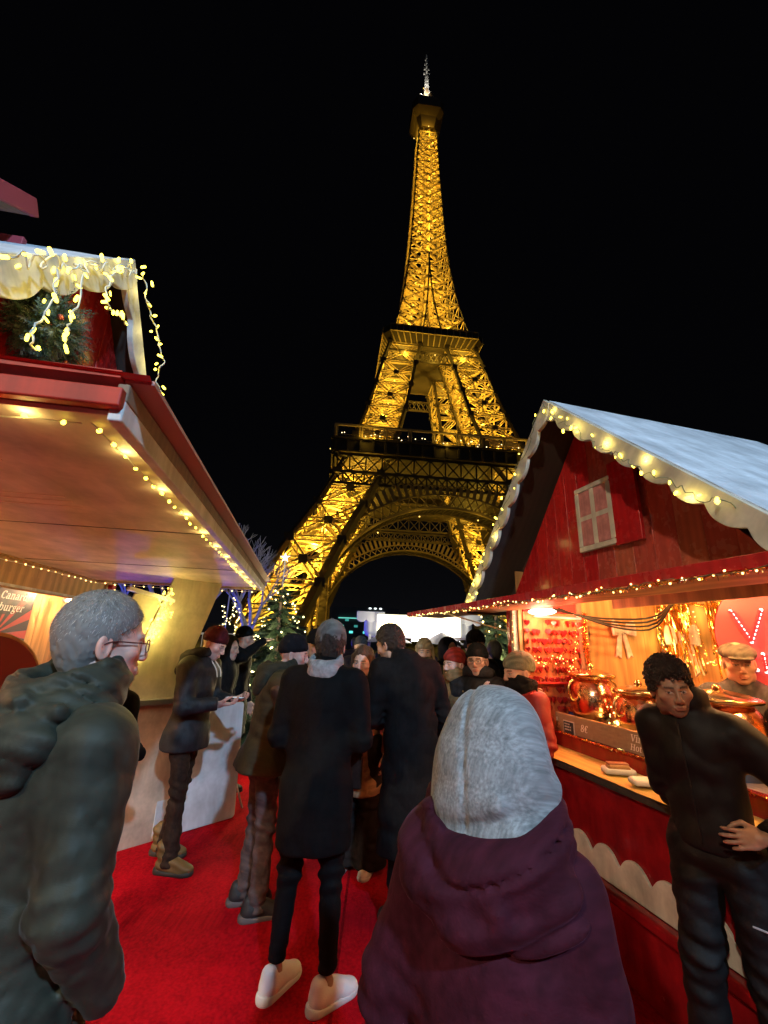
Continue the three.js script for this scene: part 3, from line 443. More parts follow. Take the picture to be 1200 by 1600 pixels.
// cables under the canopy
{ const t = thing('power_cable', 'loose black power cables looping under the canopy above the white bow', 'cable'); for (let i = 0; i < 4; i++) part('cable', tube([RW(.2, 1.98, .95 - i * .05), RW(.7, 1.93 - i * .025, .9 - i * .04), RW(1.1, 1.95 - i * .03, .8), RW(.9, 2.06, .35), RW(.5, 2.02, -.4), RW(.3, 2.05, -1.3)], .008, 40, 6), M.cable, t); }
// round neon sign
{ const t = rt('round_sign', 'round pink sign with red letters dotted with white lights', 'sign', .9, 1.78, -.42); t.rotation.y = RTH - Math.PI / 2 + .25; t.position.copy(RW(1.30, 1.80, -.06));
  part('disc', put(new THREE.CylinderGeometry(.42, .42, .03, 48), [0, 0, 0], [Math.PI / 2, 0, 0]), std(.30, .035, .05, .5), t); part('disc_rim', new THREE.TorusGeometry(.42, .012, 8, 48), M.redGloss, t);
  const red = glow(1, .01, .02, .6), dot = glow(1, .9, .86, 3), dg = new THREE.SphereGeometry(.011, 8, 6);
  const letters = { V: [[[-.06, .07], [0, -.07]], [[0, -.07], [.06, .07]]], I: [[[0, .07], [0, -.07]]], N: [[[-.045, -.07], [-.045, .07]], [[-.045, .07], [.045, -.07]], [[.045, -.07], [.045, .07]]], C: [[[.05, .06], [-.03, .06]], [[-.045, .05], [-.045, -.05]], [[-.03, -.06], [.05, -.06]]], H: [[[-.04, .07], [-.04, -.07]], [[.04, .07], [.04, -.07]], [[-.04, 0], [.04, 0]]], A: [[[-.05, -.07], [0, .07]], [[0, .07], [.05, -.07]], [[-.03, -.02], [.03, -.02]]], U: [[[-.04, .07], [-.04, -.06]], [[-.03, -.07], [.03, -.07]], [[.04, -.06], [.04, .07]]], D: [[[-.04, .07], [-.04, -.07]], [[-.03, .07], [.04, .03]], [[.045, .02], [.045, -.02]], [[.04, -.03], [-.03, -.07]]] };
  const put1 = (ch, x, y, s) => { for (const [a, b] of letters[ch]) { const A = V(x + a[0] * s, y + a[1] * s, .022), B = V(x + b[0] * s, y + b[1] * s, .022); part('letter', beam(A, B, .06 * s, .012), red, t); const n = Math.max(2, Math.round(A.distanceTo(B) / .03)); for (let i = 0; i <= n; i++) part('light_dot', dg, dot, t, A.clone().lerp(B, i / n).setZ(.034).toArray()); } };
  [...'VIN'].forEach((c, i) => put1(c, -.20 + i * .2, .07, 1.5)); [...'CHAUD'].forEach((c, i) => put1(c, -.24 + i * .12, -.17, .8)); lamp(t, [-.05, 0, .12], [1, .10, .10], .35, 2); }
// food on the ledge
{ const mk = (label, u, w, ry, s, open) => { const t = rt('paper_tray', label, 'snack', w, .965, u); t.rotation.y += ry; const g = new RoundedBoxGeometry(.1 * s, .035, .19 * s, 4, .016), p = g.attributes.position; for (let i = 0; i < p.count; i++) p.setXYZ(i, p.getX(i) * (1 + .25 * nz(p.getZ(i) * 20, 1, u)), p.getY(i) * (1 + .4 * nz(p.getZ(i) * 22, p.getX(i) * 22, 3)) + (open ? .3 * Math.abs(p.getX(i)) - .01 : .004), p.getZ(i)); g.computeVertexNormals(); part('paper', g, std(.82, .8, .72, .55, { bumpMap: rep(T.wear, 5), bumpScale: .004 }), t, [0, .018, 0]);
    if (open) { part('bread', put(new RoundedBoxGeometry(.07, .04, .13, 4, .018), [0, .034, 0]), std(.42, .22, .08, .7, { bumpMap: rep(T.wear, 6), bumpScale: .004 }), t); part('filling', put(new RoundedBoxGeometry(.05, .012, .12, 3, .005), [.005, .056, 0]), std(.36, .12, .06, .4), t); } };
  mk('toasted sandwich in open white paper on the yellow ledge', .27, .13, 1.2, .95, true); mk('closed white paper parcel on the yellow ledge beside the dark jacketed man', .04, .12, 1.25, 1, false); }
{ const t = thing('support_pole', 'thin metal pole propping up the far end of the right canopy', 'pole'); part('pole', beam(RW(-.38, 1.97, 1.75), RW(.0, 1.80, 1.22), .012), M.steel, t); }
// ---------------------------------------------------------------- the red stall on the left; local x = -(into the stall), -z = away
const LO = V(-.67, 0, -.95), LTH = 0.1658;
const LW = (w, y, u) => { const c = Math.cos(LTH), s = Math.sin(LTH); return V(LO.x - w * c - u * s, y, LO.z + w * s - u * c); };
const lt = (name, label, cat, w, y, u, group) => thing(name, label, cat, LW(w, y, u).toArray(), LTH, group);
{
  const t = thing('market_stall', 'red wooden market stall with raised pinkish flap and garland under its gable', 'market stall', LO.toArray(), LTH), RU = Math.PI / 2;
  // raised flap: three panels of ply, rails, corrugated sheet on top
  const fl = part('canopy_flap', box(.14, .03, 3.9, [-1.735, 2.225, -1.98]), M.pinkPly, t);
  for (const [u0, u1] of [[.02, 1.33], [1.335, 2.62], [2.625, 3.92]]) part('ply_panel', rbox(1.66, .014, u1 - u0, .003, [-.85, 2.207, -(u0 + u1) / 2]), M.pinkPly, fl);
  for (const u of [.35, .42, .8, .87, .95]) part('batten', box(1.1, .004, .012, [-1.05, 2.199, -u]), std(.66, .5, .44, .5), fl);
  for (const u of [1.332, 2.622]) part('seam_tape', box(1.6, .002, .008, [-.85, 2.1985, -u]), M.darkWood, fl);
  part('side_rail', rbox(.035, .06, 3.95, .006, [-.0, 2.205, -1.97]), M.white, t); part('edge_batten', rbox(.03, .05, 3.95, .005, [.005, 2.255, -1.97]), M.oldWood, t);
  part('end_board', rbox(1.75, .052, .03, .006, [-.86, 2.232, .012]), M.orangeRed, t); part('end_cap', box(1.72, .02, .08, [-.86, 2.297, -.02]), M.orangeRed, t); part('far_board', rbox(1.7, .06, .03, .005, [-.84, 2.21, -3.94]), M.pinkPly, t);
  { const W = 130, g = new THREE.PlaneGeometry(1.9, 3.98, 2, W * 2); g.rotateX(-Math.PI / 2); const p = g.attributes.position; for (let i = 0; i < p.count; i++) p.setY(i, .006 * Math.sin(p.getZ(i) / 3.98 * W / 2 * 2 * Math.PI * .8) - Math.max(0, p.getX(i)) * .02); g.computeVertexNormals(); part('corrugated_sheet', g, std(.50, .03, .03, .4), t, [-.88, 2.315, -1.96]); }
  part('sheet_underlay', box(.07, .012, 3.95, [.04, 2.29, -1.97]), std(.45, .2, .17, .6), t);
  // gable, set back above the flap
  const gw = part('gable_wall', box(.02, .02, 1.2, [-.86, 2.36, -.96]), M.redPaint, t); const gy = (u) => 3.46 - 1.02 * Math.abs(u - .96);
  planks(gw, 14, -.25, 1.32, 2.33, gy, redV, { rotY: RU, at: [-.70, 0, 0], peak: .96, th: .025 });
  part('added_attic_board', put(ext(poly([[-.4, 2.33], [2.2, 2.33], [.96, 3.44]]), .02), [0, 0, 0], [0, RU, 0]), M.darkWood, t, [-.75, 0, 0]);  // added dark board, shade of the hollow roof put into its colour
  part('gable_rail', beam([-.66, 2.90, -.45], [-.66, 2.62, -.85], .02, .075), M.white, t);
  for (const s of [-1, 1]) { // roof slopes with boarded undersides
    const L = 1.74, a = -s * .795, mk = (nm, th, mat, off) => { const m = part(nm, box(2.4, th, L, [-.675, off, 0]), mat, t); m.position.set(-1.1, 3.50 - Math.sin(.795) * L / 2, -.96 - s * Math.cos(.795) * L / 2); m.rotation.x = a; };
    mk('roof', .04, snowM, .03); mk('roof_boarding', .02, M.darkWood, -.006);
    const g = boxUV(ext(scallop(1.72, .10, .30, .035), .024, .003)); const m = part('scalloped_verge', g, M.white, t), dir = V(0, -Math.sin(.795), -s * Math.cos(.795)), up = V(0, 1, 0).addScaledVector(dir, -dir.y).normalize(), zz = dir.clone().cross(up);
    const mt = basis(V(-.55, 3.575, -.96), dir, up, zz); if (zz.x > 0) mt.premultiply(new THREE.Matrix4().makeTranslation(-.027, 0, 0)); mt.decompose(m.position, m.quaternion, m.scale);
  }
  // lower body
  const bw = part('back_wall', box(.03, .03, 4.4, [-2.1, .02, -2.3]), M.pine, t); planks(bw, 30, .2, 4.5, .03, 2.18, pineV, { rotY: RU, at: [-2.1, 0, 0] });
  part('lintel', rbox(.03, .24, 4.4, .004, [-1.78, 2.10, -2.3]), M.pine, t); part('white_trim', box(.02, .02, 4.3, [-1.755, 2.0, -2.3]), M.white, t); part('ceiling', box(.5, .02, 4.4, [-1.98, 2.21, -2.3]), M.pine, t);
  part('corner_post', rbox(.09, 2.2, .09, .006, [-1.75, 1.1, -4.42]), redV[2], t); part('corner_post', rbox(.07, 2.2, .05, .006, [-1.78, 1.1, -4.33]), M.pine, t);
  part('counter_front', rbox(.04, 1.0, 3.9, .004, [-1.45, .5, -2.0]), redV[1], t); part('counter_top', rbox(.36, .04, 3.9, .006, [-1.55, 1.02, -2.0]), M.pine, t);
  part('near_wall', box(.7, 2.2, .03, [-1.8, 1.1, -.06]), M.pine, t);
}
{ // upper roof corner of a taller neighbouring chalet, top left
  const t = lt('roof_corner', 'dark red board corner of a taller roof at the upper left edge', 'roof', 1.0, 3.55, .62); part('fascia_board', put(rbox(.04, .085, .42, .006), [0, .02, -.06], [.62, 0, 0]), std(.36, .05, .07, .5), t); part('fascia_board', put(rbox(.9, .085, .03, .006), [-.44, -.095, -.235], [0, 0, 0]), std(.36, .05, .07, .5), t); part('soffit', put(box(.9, .02, .42), [-.45, -.03, -.05], [.62, 0, 0]), M.oldWood, t); part('wall_post', rbox(.7, .7, .3, .01, [-.5, -.42, .0]), M.pine, t); }
{ // burger poster
  const t = lt('poster', 'dark poster with a red ray pattern pinned to the wooden wall of the left stall', 'poster', 1.985, 1.80, 3.12); t.rotation.y += Math.PI / 2;
  const tx = chalkTex(640, 560, (x, w, h) => { x.fillStyle = '#1d0d0b'; x.fillRect(0, 0, w, h); x.save(); x.translate(w * .42, h * .78); for (let i = 0; i < 30; i++) { x.rotate(Math.PI * 2 / 30); x.fillStyle = i % 2 ? '#c8301c' : '#3a0c0a'; x.beginPath(); x.moveTo(0, 0); x.lineTo(700, -66); x.lineTo(700, 66); x.fill(); } x.restore();
    const g = x.createLinearGradient(0, 0, w * .8, h * .6); g.addColorStop(0, '#120a0aff'); g.addColorStop(.6, '#150a0af0'); g.addColorStop(1, '#15080800'); x.fillStyle = g; x.beginPath(); x.moveTo(0, 0); x.lineTo(w * .86, 0); x.lineTo(w * .72, h * .5); x.lineTo(0, h * .52); x.fill(); x.fillStyle = '#f2e6d8'; x.fillRect(0, 34, w * .8, 5); x.font = 'bold italic 84px serif'; x.fillText('Canard', w * .36, 165); x.fillText('burger', w * .37, 258);
    x.fillStyle = '#b5651d'; x.beginPath(); x.ellipse(w * .22, h * .8, 150, 120, 0, 0, 7); x.fill(); x.fillStyle = '#d99a4e'; x.beginPath(); x.ellipse(w * .22, h * .74, 145, 80, 0, Math.PI, 0); x.fill(); x.fillStyle = '#5a1c10'; x.fillRect(w * .02, h * .8, 270, 34); });
  part('sheet', rbox(.74, .6, .006, .002), M.black, t); const [g, m] = face(.73, .59, tx, { rough: .35 }); part('poster_print', g, m, t, [0, 0, .0042]); }
{ const t = lt('tube_lamp', 'small hooked glowing tube lamp on the wooden wall of the left stall', 'lamp', 1.9, 2.0, 3.93); part('lamp_tube', tube([[0, -.14, 0], [0, .06, 0], [.01, .13, .0], [.05, .145, -.02], [.09, .12, -.04]], .013, 24, 8), glow(1, .86, .6, 14), t); part('lamp_bracket', box(.03, .03, .05, [-.04, -.02, 0]), M.white, t); lamp(t, [.08, .02, 0], [1, .64, .33], 2.4, 2); }
{ const t = lt('lamp_bar', 'warm lamp bar under the ceiling of the left stall', 'lamp', 1.9, 2.12, 1.2); part('lamp_tube', put(new THREE.CylinderGeometry(.014, .014, 1.2, 8), [0, 0, 0], [Math.PI / 2, 0, 0]), glow(1, .7, .35, 8), t); for (const z of [-1.0, 0, .8]) lamp(t, [.03, -.05, z], [1, .82, .62], 9, 2); }
{ const t = lt('wooden_screen', 'maroon round topped panel with a pale wooden rim behind the grey haired man', 'panel', 1.15, 0, 1.6); const s = new THREE.Shape(); s.moveTo(-.3, 0); s.lineTo(-.3, 1.34); s.absarc(0, 1.34, .3, Math.PI, 0, true); s.lineTo(.3, 0); const b = part('panel_board', ext(s, .03, .004, 24), std(.22, .03, .03, .6), t); b.rotation.y = Math.PI / 2 - .5; b.position.set(0, 0, -.05); const rim = part('panel_rim', tube([...Array(15)].map((_, i) => { const a = Math.PI - Math.PI * i / 14; return [Math.cos(a) * .31, 1.34 + Math.sin(a) * .31, .015]; }), .016, 30, 6), M.pine, t); rim.rotation.y = Math.PI / 2 - .5; rim.position.set(0, 0, -.05); }
// fir wreath under the gable: branches with needles
function firClump(t, c, n, R, flat, len, mats, name = 'fir_sprig') { const sprigs = mats.map(() => []);
  for (let i = 0; i < n; i++) { const a = rr(0, 6.283), e = Math.acos(rr(-1, 1)), q = Math.cbrt(rnd()) * 0.9, o = V(Math.sin(e) * Math.cos(a) * R[0] * q, Math.cos(e) * R[1] * q, Math.sin(e) * Math.sin(a) * R[2] * q), d = o.clone().normalize().add(V(rr(-.6, .6), rr(-.9, .3), rr(-.6, .6))).normalize(), L = len * rr(.7, 1.2), k = Math.floor(rnd() * mats.length);
    const x = d.clone().cross(V(rr(-1, 1), 1, rr(-1, 1))).normalize(), y = d.clone().cross(x);
    const v = []; for (let j = 0; j < 26; j++) { const s = j / 26 * L, ang = j * 2.4, nd = x.clone().multiplyScalar(Math.cos(ang)).addScaledVector(y, Math.sin(ang)).addScaledVector(d, .75).normalize(), p = c.clone().add(o).addScaledVector(d, s), w = nd.clone().cross(d).normalize().multiplyScalar(.0022), tip = p.clone().addScaledVector(nd, L * .42 * (1.1 - s / L)); v.push(p.clone().add(w), tip, p.clone().sub(w)); }
    const g = new THREE.BufferGeometry().setFromPoints(v); g.computeVertexNormals(); sprigs[k].push(g); }
  sprigs.forEach((L, k) => { if (L.length) part(name, L, mats[k], t).userData.kind = 'stuff'; }); }
const firM = [[.022, .05, .022], [.035, .07, .03], [.05, .085, .045], [.018, .036, .02]].map((c) => std(...c, .7)), firFrost = [[.05, .10, .075], [.10, .16, .13], [.03, .065, .05], [.16, .2, .17]].map((c) => std(...c, .7));
{ const t = thing('fir_garland', 'bushy fir garland hung with small lights under the left gable', 'garland'); firClump(t, LW(.60, 2.82, .58), 560, [.08, .17, .15], 1, .085, firFrost); part('branch', [tube([LW(.62, 2.98, .5), LW(.60, 2.82, .58), LW(.61, 2.66, .66)], .012, 8, 5)], M.oldWood, t); for (const [w, y, u] of [[.52, 2.7, .62], [.51, 2.82, .5], [.52, 2.78, .66]]) part('bauble', new THREE.SphereGeometry(.012, 12, 8), std(.35, .08, .08, .1, { metalness: .6 }), t, LW(w, y, u).toArray()); }
// strings of lights on the left stall
const ic = (label, pts, n, o) => stringLights(label, pts, n, { r: .0064, jitter: .012, len: 3, lamps: 4, power: .012, wr: .004, group: undefined, ...o });
ic('icicle of yellow lights hanging lowest in front of the fir garland', [LW(0.46, 2.9, 0.345), LW(0.46, 2.776, 0.357), LW(0.46, 2.7, 0.346), LW(0.46, 2.617, 0.325), LW(0.46, 2.574, 0.352)], 8);
ic('icicle of yellow lights hanging at the right side of the fir garland', [LW(0.46, 3, 0.47), LW(0.46, 2.862, 0.484), LW(0.46, 2.781, 0.475), LW(0.46, 2.724, 0.475), LW(0.46, 2.69, 0.505)], 8);
ic('curled loop of yellow lights hanging just left of the white gable peak', [LW(0.46, 3.2, 0.66), LW(0.46, 3.07, 0.641), LW(0.46, 3.04, 0.675), LW(0.46, 3.056, 0.733), LW(0.46, 3.09, 0.801), LW(0.46, 3.098, 0.866)], 10);
ic('yellow fairy lights along the near white scalloped edge of the left gable', [LW(.52, 3.49, .94), LW(.51, 3.36, .82), LW(.51, 3.24, .68), LW(.51, 3.10, .53), LW(.51, 2.95, .38), LW(.51, 2.8, .2)], 24, { jitter: .045, lamps: 8, power: .008 });
ic('yellow fairy lights strung down the far white edge of the left gable', [LW(.50, 3.52, .98), LW(.49, 3.40, 1.14), LW(.46, 3.26, 1.28), LW(.49, 3.1, 1.42), LW(.48, 2.98, 1.52), LW(.48, 2.93, 1.6)], 22, { jitter: .03, lamps: 4, power: .015 });
stringLights('long string of yellow lights along the outer edge of the raised left flap', [LW(.07, 2.185, .04), LW(.065, 2.182, 1.3), LW(.07, 2.182, 2.6), LW(.07, 2.182, 3.86)], 44, { r: .0064, jitter: .003, len: .5, lamps: 4, power: .03 });
stringLights('string of yellow lights along the near end of the raised left flap', [LW(.1, 2.185, .05), LW(.5, 2.182, .05), LW(1.0, 2.182, .05), LW(1.6, 2.182, .05)], 14, { r: .0064, jitter: .004, len: .6, lamps: 3, power: .03 });
stringLights('string of warm lights along the inner edge of the raised left flap', [LW(1.66, 2.165, .3), LW(1.665, 2.155, 1.8), LW(1.66, 2.165, 3.9)], 40, { r: .006, mat: M.bulbWarm, jitter: .004, len: .4 });
stringLights('string of warm lights along the far end of the raised left flap', [LW(1.66, 2.17, 3.95), LW(.9, 2.155, 3.955), LW(.06, 2.165, 3.95)], 16, { r: .0065, mat: M.bulbWarm, jitter: .004, len: .4 });
stringLights('string of warm lights down the red corner post of the left stall', [LW(1.69, 2.15, 4.40), LW(1.69, 1.9, 4.42), LW(1.69, 1.5, 4.42)], 14, { r: .006, mat: M.bulbWarm, jitter: .015, len: .4 });

// ---------------------------------------------------------------- cream booth with leaning panels behind the left stall, and the white board
{ const p1 = V(-1.963, 0, -4.17), e = V(.669, 0, -.743), th = Math.atan2(.743, .669), t = thing('cream_booth', 'cream booth with tall leaning panels and a tan counter beyond the left stall', 'booth', p1.toArray(), th);
  const cr = [[.62, .57, .42], [.58, .54, .42], [.6, .56, .44]].map((c) => std(...c, .6, { map: rep(T.wear, .7) }));
  const pan = (s0, s1, y0, y1, k, z = -.03) => part('leaning_panel', put(boxUV(ext(poly([[s0 + .3 * (y0 - 1.1), y0], [s1 + .3 * (y0 - 1.1), y0], [s1 + .3 * (y1 - 1.1), y1], [s0 + .3 * (y1 - 1.1), y1]]), .03, .003)), [0, 0, z]), cr[k % 3], t);
  pan(-.36, .125, 1.13, 2.5, 0); pan(-.62, -.372, 1.13, 2.02, 1, -.05); part('silver_strip', beam([-.42, 2.06, 0], [-.02, 1.98, .02], .10, .03), std(.5, .51, .54, .5), t);
  part('gap_shade_sheet', box(.8, .8, .02, [-.1, 1.55, -.12]), M.darkWood, t);  // dark sheet standing in for the shade in the gaps between panels
  part('counter_front', rbox(.95, 1.08, .03, .004, [-.22, .54, -.02]), std(.72, .54, .40, .6, { map: rep(T.wear, .8) }), t); part('metal_edge', rbox(.95, .05, .10, .008, [-.22, 1.105, .01]), M.steel, t);
  }
{ const t = thing('white_board', 'plain white upright board with rounded corners beside the man looking at his phone', 'board', [-1.85, 0, -4.35], Math.atan2(.743, .669)); const s = new THREE.Shape(), w = .76, h = 1.02, r = .03; s.moveTo(r, 0); s.lineTo(w - r, 0); s.absarc(w - r, r, r, -Math.PI / 2, 0); s.lineTo(w, h - r); s.absarc(w - r, h - r, r, 0, Math.PI / 2); s.lineTo(r, h); s.absarc(r, h - r, r, Math.PI / 2, Math.PI); s.lineTo(0, r); s.absarc(r, r, r, Math.PI, Math.PI * 1.5);
  t.position.set(-1.93, 0, -4.22); const b = part('panel', put(ext(s, .018, .003, 6), [-.16 + .25, 0.012, 0], [-.06, 0, 0]), std(.80, .80, .84, .5, { map: rep(T.wear, .6) }), t); part('strut', beam([.72, .62, -.05], [1.02, .02, -.12], .014), M.white, t); }
stringLights('dense vertical cluster of yellow lights hanging against the cream panels', [V(-1.93, 2.06, -4.02), V(-1.97, 1.95, -4.0), V(-1.95, 1.85, -4.0), V(-2.02, 1.75, -3.98), V(-2.0, 1.68, -3.97), V(-2.08, 1.58, -3.95), V(-2.08, 1.5, -3.93)], 70, { r: .007, jitter: .06, len: 1, lamps: 6, power: .05 });
// ---------------------------------------------------------------- market lamps behind the viewer
for (const [x, z, h, I, lab] of [[2.2, 4.6, 5.9, 210, 'tall grey lamp post with a cool white head standing behind the viewer, right'], [-4.2, 6.5, 6.4, 165, 'tall grey lamp post with a warm white head standing behind the viewer, left']]) {
  const t = thing('street_lamp', lab, 'street lamp', [x, 0, z]); part('pole', [put(new THREE.CylinderGeometry(.045, .075, h, 16), [0, h / 2, 0]), put(new THREE.CylinderGeometry(.14, .16, .12, 16), [0, .06, 0])], M.steel, t); part('lamp_head', put(new THREE.SphereGeometry(.17, 20, 14), [0, h + .12, 0]), x > 0 ? glow(.6, .8, 1, 8) : glow(1, .82, .6, 8), t); part('lamp_cap', put(new THREE.CylinderGeometry(.05, .2, .06, 20), [0, h + .31, 0]), M.steel, t); lamp(t, [0, h + .12, 0], x > 0 ? [.42, .70, 1] : [1, .82, .6], I, 7); }

// ---------------------------------------------------------------- lit christmas trees
function litTree(label, x, z, H, R, nb, bulbsR, seedN, baseY = 0) {
  const t = thing('christmas_tree', label, 'christmas tree', [x, 0, z]); part('trunk', put(new THREE.CylinderGeometry(.02, .07, H * .96, 10), [0, H * .48, 0]), M.oldWood, t);
  const by = firM.map(() => []), tips = [];
  for (let y = .25; y < H - .08; y += .105) { const rad = R * Math.pow(1 - y / H, .8) + .04, n = Math.max(5, Math.round(rad * 34)); for (let i = 0; i < n; i++) { const a = i / n * 6.283 + rr(-.3, .3) + y * 7, L = rad * rr(.75, 1.12), d = V(Math.cos(a), rr(-.28, .02), Math.sin(a)).normalize(), o = V(0, y + rr(-.04, .04), 0), q = Math.floor(rnd() * by.length), m = Math.max(6, Math.round(L * 34)), v = []; const sd = d.clone().cross(V(0, 1, 0)).normalize();
      for (let j = 0; j < m; j++) { const s = (.15 + .85 * j / m) * L, p = o.clone().addScaledVector(d, s); p.y -= s * s * .25 / Math.max(.3, R); for (const k of [-1, 1, 0]) { const nd = sd.clone().multiplyScalar(k * .8).addScaledVector(d, .6).add(V(rr(-.2, .2), k ? rr(-.3, .3) : .8, rr(-.2, .2))).normalize(), w = nd.clone().cross(d).normalize().multiplyScalar(.011); v.push(p.clone().add(w), p.clone().addScaledVector(nd, rr(.065, .105) * (1.2 - .5 * j / m)), p.clone().sub(w)); } }
      const e = o.clone().addScaledVector(d, L); e.y -= L * L * .25 / Math.max(.3, R); tips.push(e); const g = new THREE.BufferGeometry().setFromPoints(v); g.computeVertexNormals(); by[q].push(g); } }
  by.forEach((L, k) => part('foliage', L, firM[k], t).userData.kind = 'stuff');
  const bg = new THREE.IcosahedronGeometry(bulbsR, 1); for (let i = 0; i < nb; i++) { const e = tips[Math.floor(rnd() * tips.length)]; part('bulb', bg, M.bulbFar, t, [e.x * rr(.8, 1.05), e.y + rr(-.03, .05), e.z * rr(.8, 1.05)]); }
  for (let k = 0; k < 4; k++) lamp(t, [rr(-.4, .4) * R, H * (.2 + .18 * k), R * .7], [1, .8, .4], 1.3, 2);
  return t;
}
{ const t = litTree('christmas tree covered in white lights with a thin star rod, below the left tower leg', -1.62, -7.1, 2.55, 1.15, 290, .013); part('star_rod', put(new THREE.CylinderGeometry(.01, .012, .5, 6), [0, 2.72, 0]), M.steel, t); const s = new THREE.Shape(); for (let i = 0; i < 10; i++) { const a = i / 10 * 6.2832 + Math.PI / 2, r = i % 2 ? .035 : .09; i ? s.lineTo(Math.cos(a) * r, Math.sin(a) * r) : s.moveTo(Math.cos(a) * r, Math.sin(a) * r); } part('star', put(ext(s, .02), [0, 2.97, 0]), std(.7, .75, .8, .3, { metalness: .8 }), t);
  for (const [x, y, z] of [[-.3, 1.2, .5], [-.1, 1.6, .4], [.2, 1.0, .6], [-.45, .8, .55], [.32, 1.5, .35]]) part('bauble', new THREE.SphereGeometry(.045, 12, 8), std(.7, .6, .4, .15, { metalness: .8 }), t, [x, y, z]); }
litTree('christmas tree covered in white lights, behind the far end of the right stall', 2.15, -8.2, 2.6, 1.15, 230, .014);

// ---------------------------------------------------------------- white lit kiosk in the middle distance
{ const t = thing('lit_kiosk', 'white kiosk with a dazzling lit fascia in the middle of the crowd', 'kiosk', [1.25, 0, -15.4], .03);
  part('fascia_panel', rbox(2.75, .66, .1, .08, [0, 2.22, .9]), glow(1, .90, .62, 2.2), t); part('awning', put(rbox(3.6, .74, 1.9, .2, [0, 2.2, -.12]), [0, 0, 0]), std(.62, .62, .66, .6), t);
  for (const s of [-1, 1]) part('scalloped_end', put(ext(scallop(.9, .25, .3, .08), .06, .01), [s * 1.62 + (s < 0 ? -.42 : -.42), 2.62, .8], [0, 0, 0]), std(.7, .7, .74, .6), t);
  for (const s of [-1, 1]) { part('post', rbox(.08, 1.9, .08, .01, [s * 1.6, .95, .8]), M.white, t); part('umbrella', put(new THREE.ConeGeometry(.75, .38, 12, 1, true), [s * .85 - .15, 1.86, 1.25]), std(.10, .11, .2, .8), t); part('umbrella_pole', put(new THREE.CylinderGeometry(.02, .02, 1.9, 8), [s * .85 - .15, .95, 1.25]), M.steel, t); }
  part('counter', rbox(3.3, 1, .5, .02, [0, .5, .6]), M.redPaint, t); for (let i = 0; i < 5; i++) part('strip_light', rbox(.42, .05, .06, .02, [-1.2 + i * .6, 1.76, .55]), glow(1, .95, .9, 7), t);
  for (const x of [-1, 0, 1]) lamp(t, [x, 2.2, 1.05], [1, .88, .62], 6, 8); lamp(t, [0, 1.68, .7], [1, .93, .85], 3, 4); }
// ---------------------------------------------------------------- blue lit trees, barrier, far lights
function bareTree(label, x, z, H, n, mat, group) { const t = thing('bare_tree', label, 'tree', [x, 0, z], rr(0, 6), group), tr = [], tw = []; const grow = (p, d, L, r, k) => { const q = p.clone().addScaledVector(d, L), m = p.clone().lerp(q, .5).add(V(rr(-.08, .08), rr(-.03, .06), rr(-.08, .08)).multiplyScalar(L)); (k > 1 ? tw : tr).push(new THREE.TubeGeometry(new THREE.CatmullRomCurve3([p, m, q]), 3, r, k > 2 ? 3 : 5)); if (k > n) return; const b = k ? 3 : 4; for (let i = 0; i < b; i++) grow(q, d.clone().add(V(rr(-.75, .75), rr(-.15, .5), rr(-.75, .75))).normalize(), L * rr(.55, .75), r * .58, k + 1); }; grow(V(0, 0, 0), V(0, 1, 0), H * .33, H * .018, 0); part('trunk', tr, mat, t); part('crown', tw, mat, t); return t; }
const bark = std(.36, .33, .3, .85);
[[-5.2, -12, 5.6, 'bare tree lit blue, nearest to the cream panels'], [-4.1, -14, 5.2, 'bare tree lit blue, beside the lit christmas tree'], [-7.4, -15, 6.5, 'bare tree lit blue, seen under the raised flap of the left stall'], [-10, -17, 6, 'bare tree lit blue at the far left, mostly hidden by the stall']].forEach(([x, z, h, l]) => bareTree(l, x, z, h, 4, bark));
{ const t = thing('blue_floodlight', 'blue floodlights standing on the ground among the bare trees', 'floodlight', [-4.9, 0, -13]); for (const [x, z] of [[0, 0], [-2, -1.5], [1, -2.5], [-4, -2]]) { part('lamp_body', put(new THREE.CylinderGeometry(.1, .07, .2, 12), [x, .12, z]), M.black, t); part('lamp_lens', put(new THREE.SphereGeometry(.08, 10, 8), [x, .26, z]), glow(.02, .05, 1, 6), t); lamp(t, [x, .26, z], [.015, .05, 1], 28, 5); } }
for (const [i, [x, y]] of [[-3.75, 1.5], [-3.55, 1.7], [-3.4, 1.4]].entries()) stringLights(['upright string of warm lights before the blue trees, leftmost of three', 'upright string of warm lights before the blue trees, middle of three', 'upright string of warm lights before the blue trees, rightmost of three'][i], [V(x * 1.05, y + .3, -11), V(x * 1.04, y + .6, -11.05), V(x * 1.05, y + .95, -11)], 14, { r: .014, mat: M.bulbFar, jitter: .06, len: .4 });
{ const t = thing('crowd_barrier', 'grey steel crowd barrier in front of the blue lit trees', 'barrier', [-3.35, 0, -9.2], .1); part('rail', [beam([-1.1, 1.72, 0], [1.1, 1.72, 0], .04), beam([-1.1, .3, 0], [1.1, .3, 0], .04)], M.steel, t); for (const x of [-1.1, 0, 1.1]) part('post', put(new THREE.CylinderGeometry(.022, .022, 1.75, 8), [x, .87, 0]), M.steel, t); for (let i = 1; i < 16; i++) if (i !== 8) part('bar', beam([-1.1 + i * .1375, .3, 0], [-1.1 + i * .1375, 1.7, 0], .012), M.steel, t); }
{ const t = thing('mast', 'thin mast rising behind the left stall roof', 'mast', [-5.9, 0, -17]); part('pole', put(new THREE.CylinderGeometry(.02, .035, 6.1, 8), [0, 3.05, 0]), M.steel, t); part('mast_tip', new THREE.SphereGeometry(.04, 8, 6), M.steel, t, [0, 6.1, 0]); }
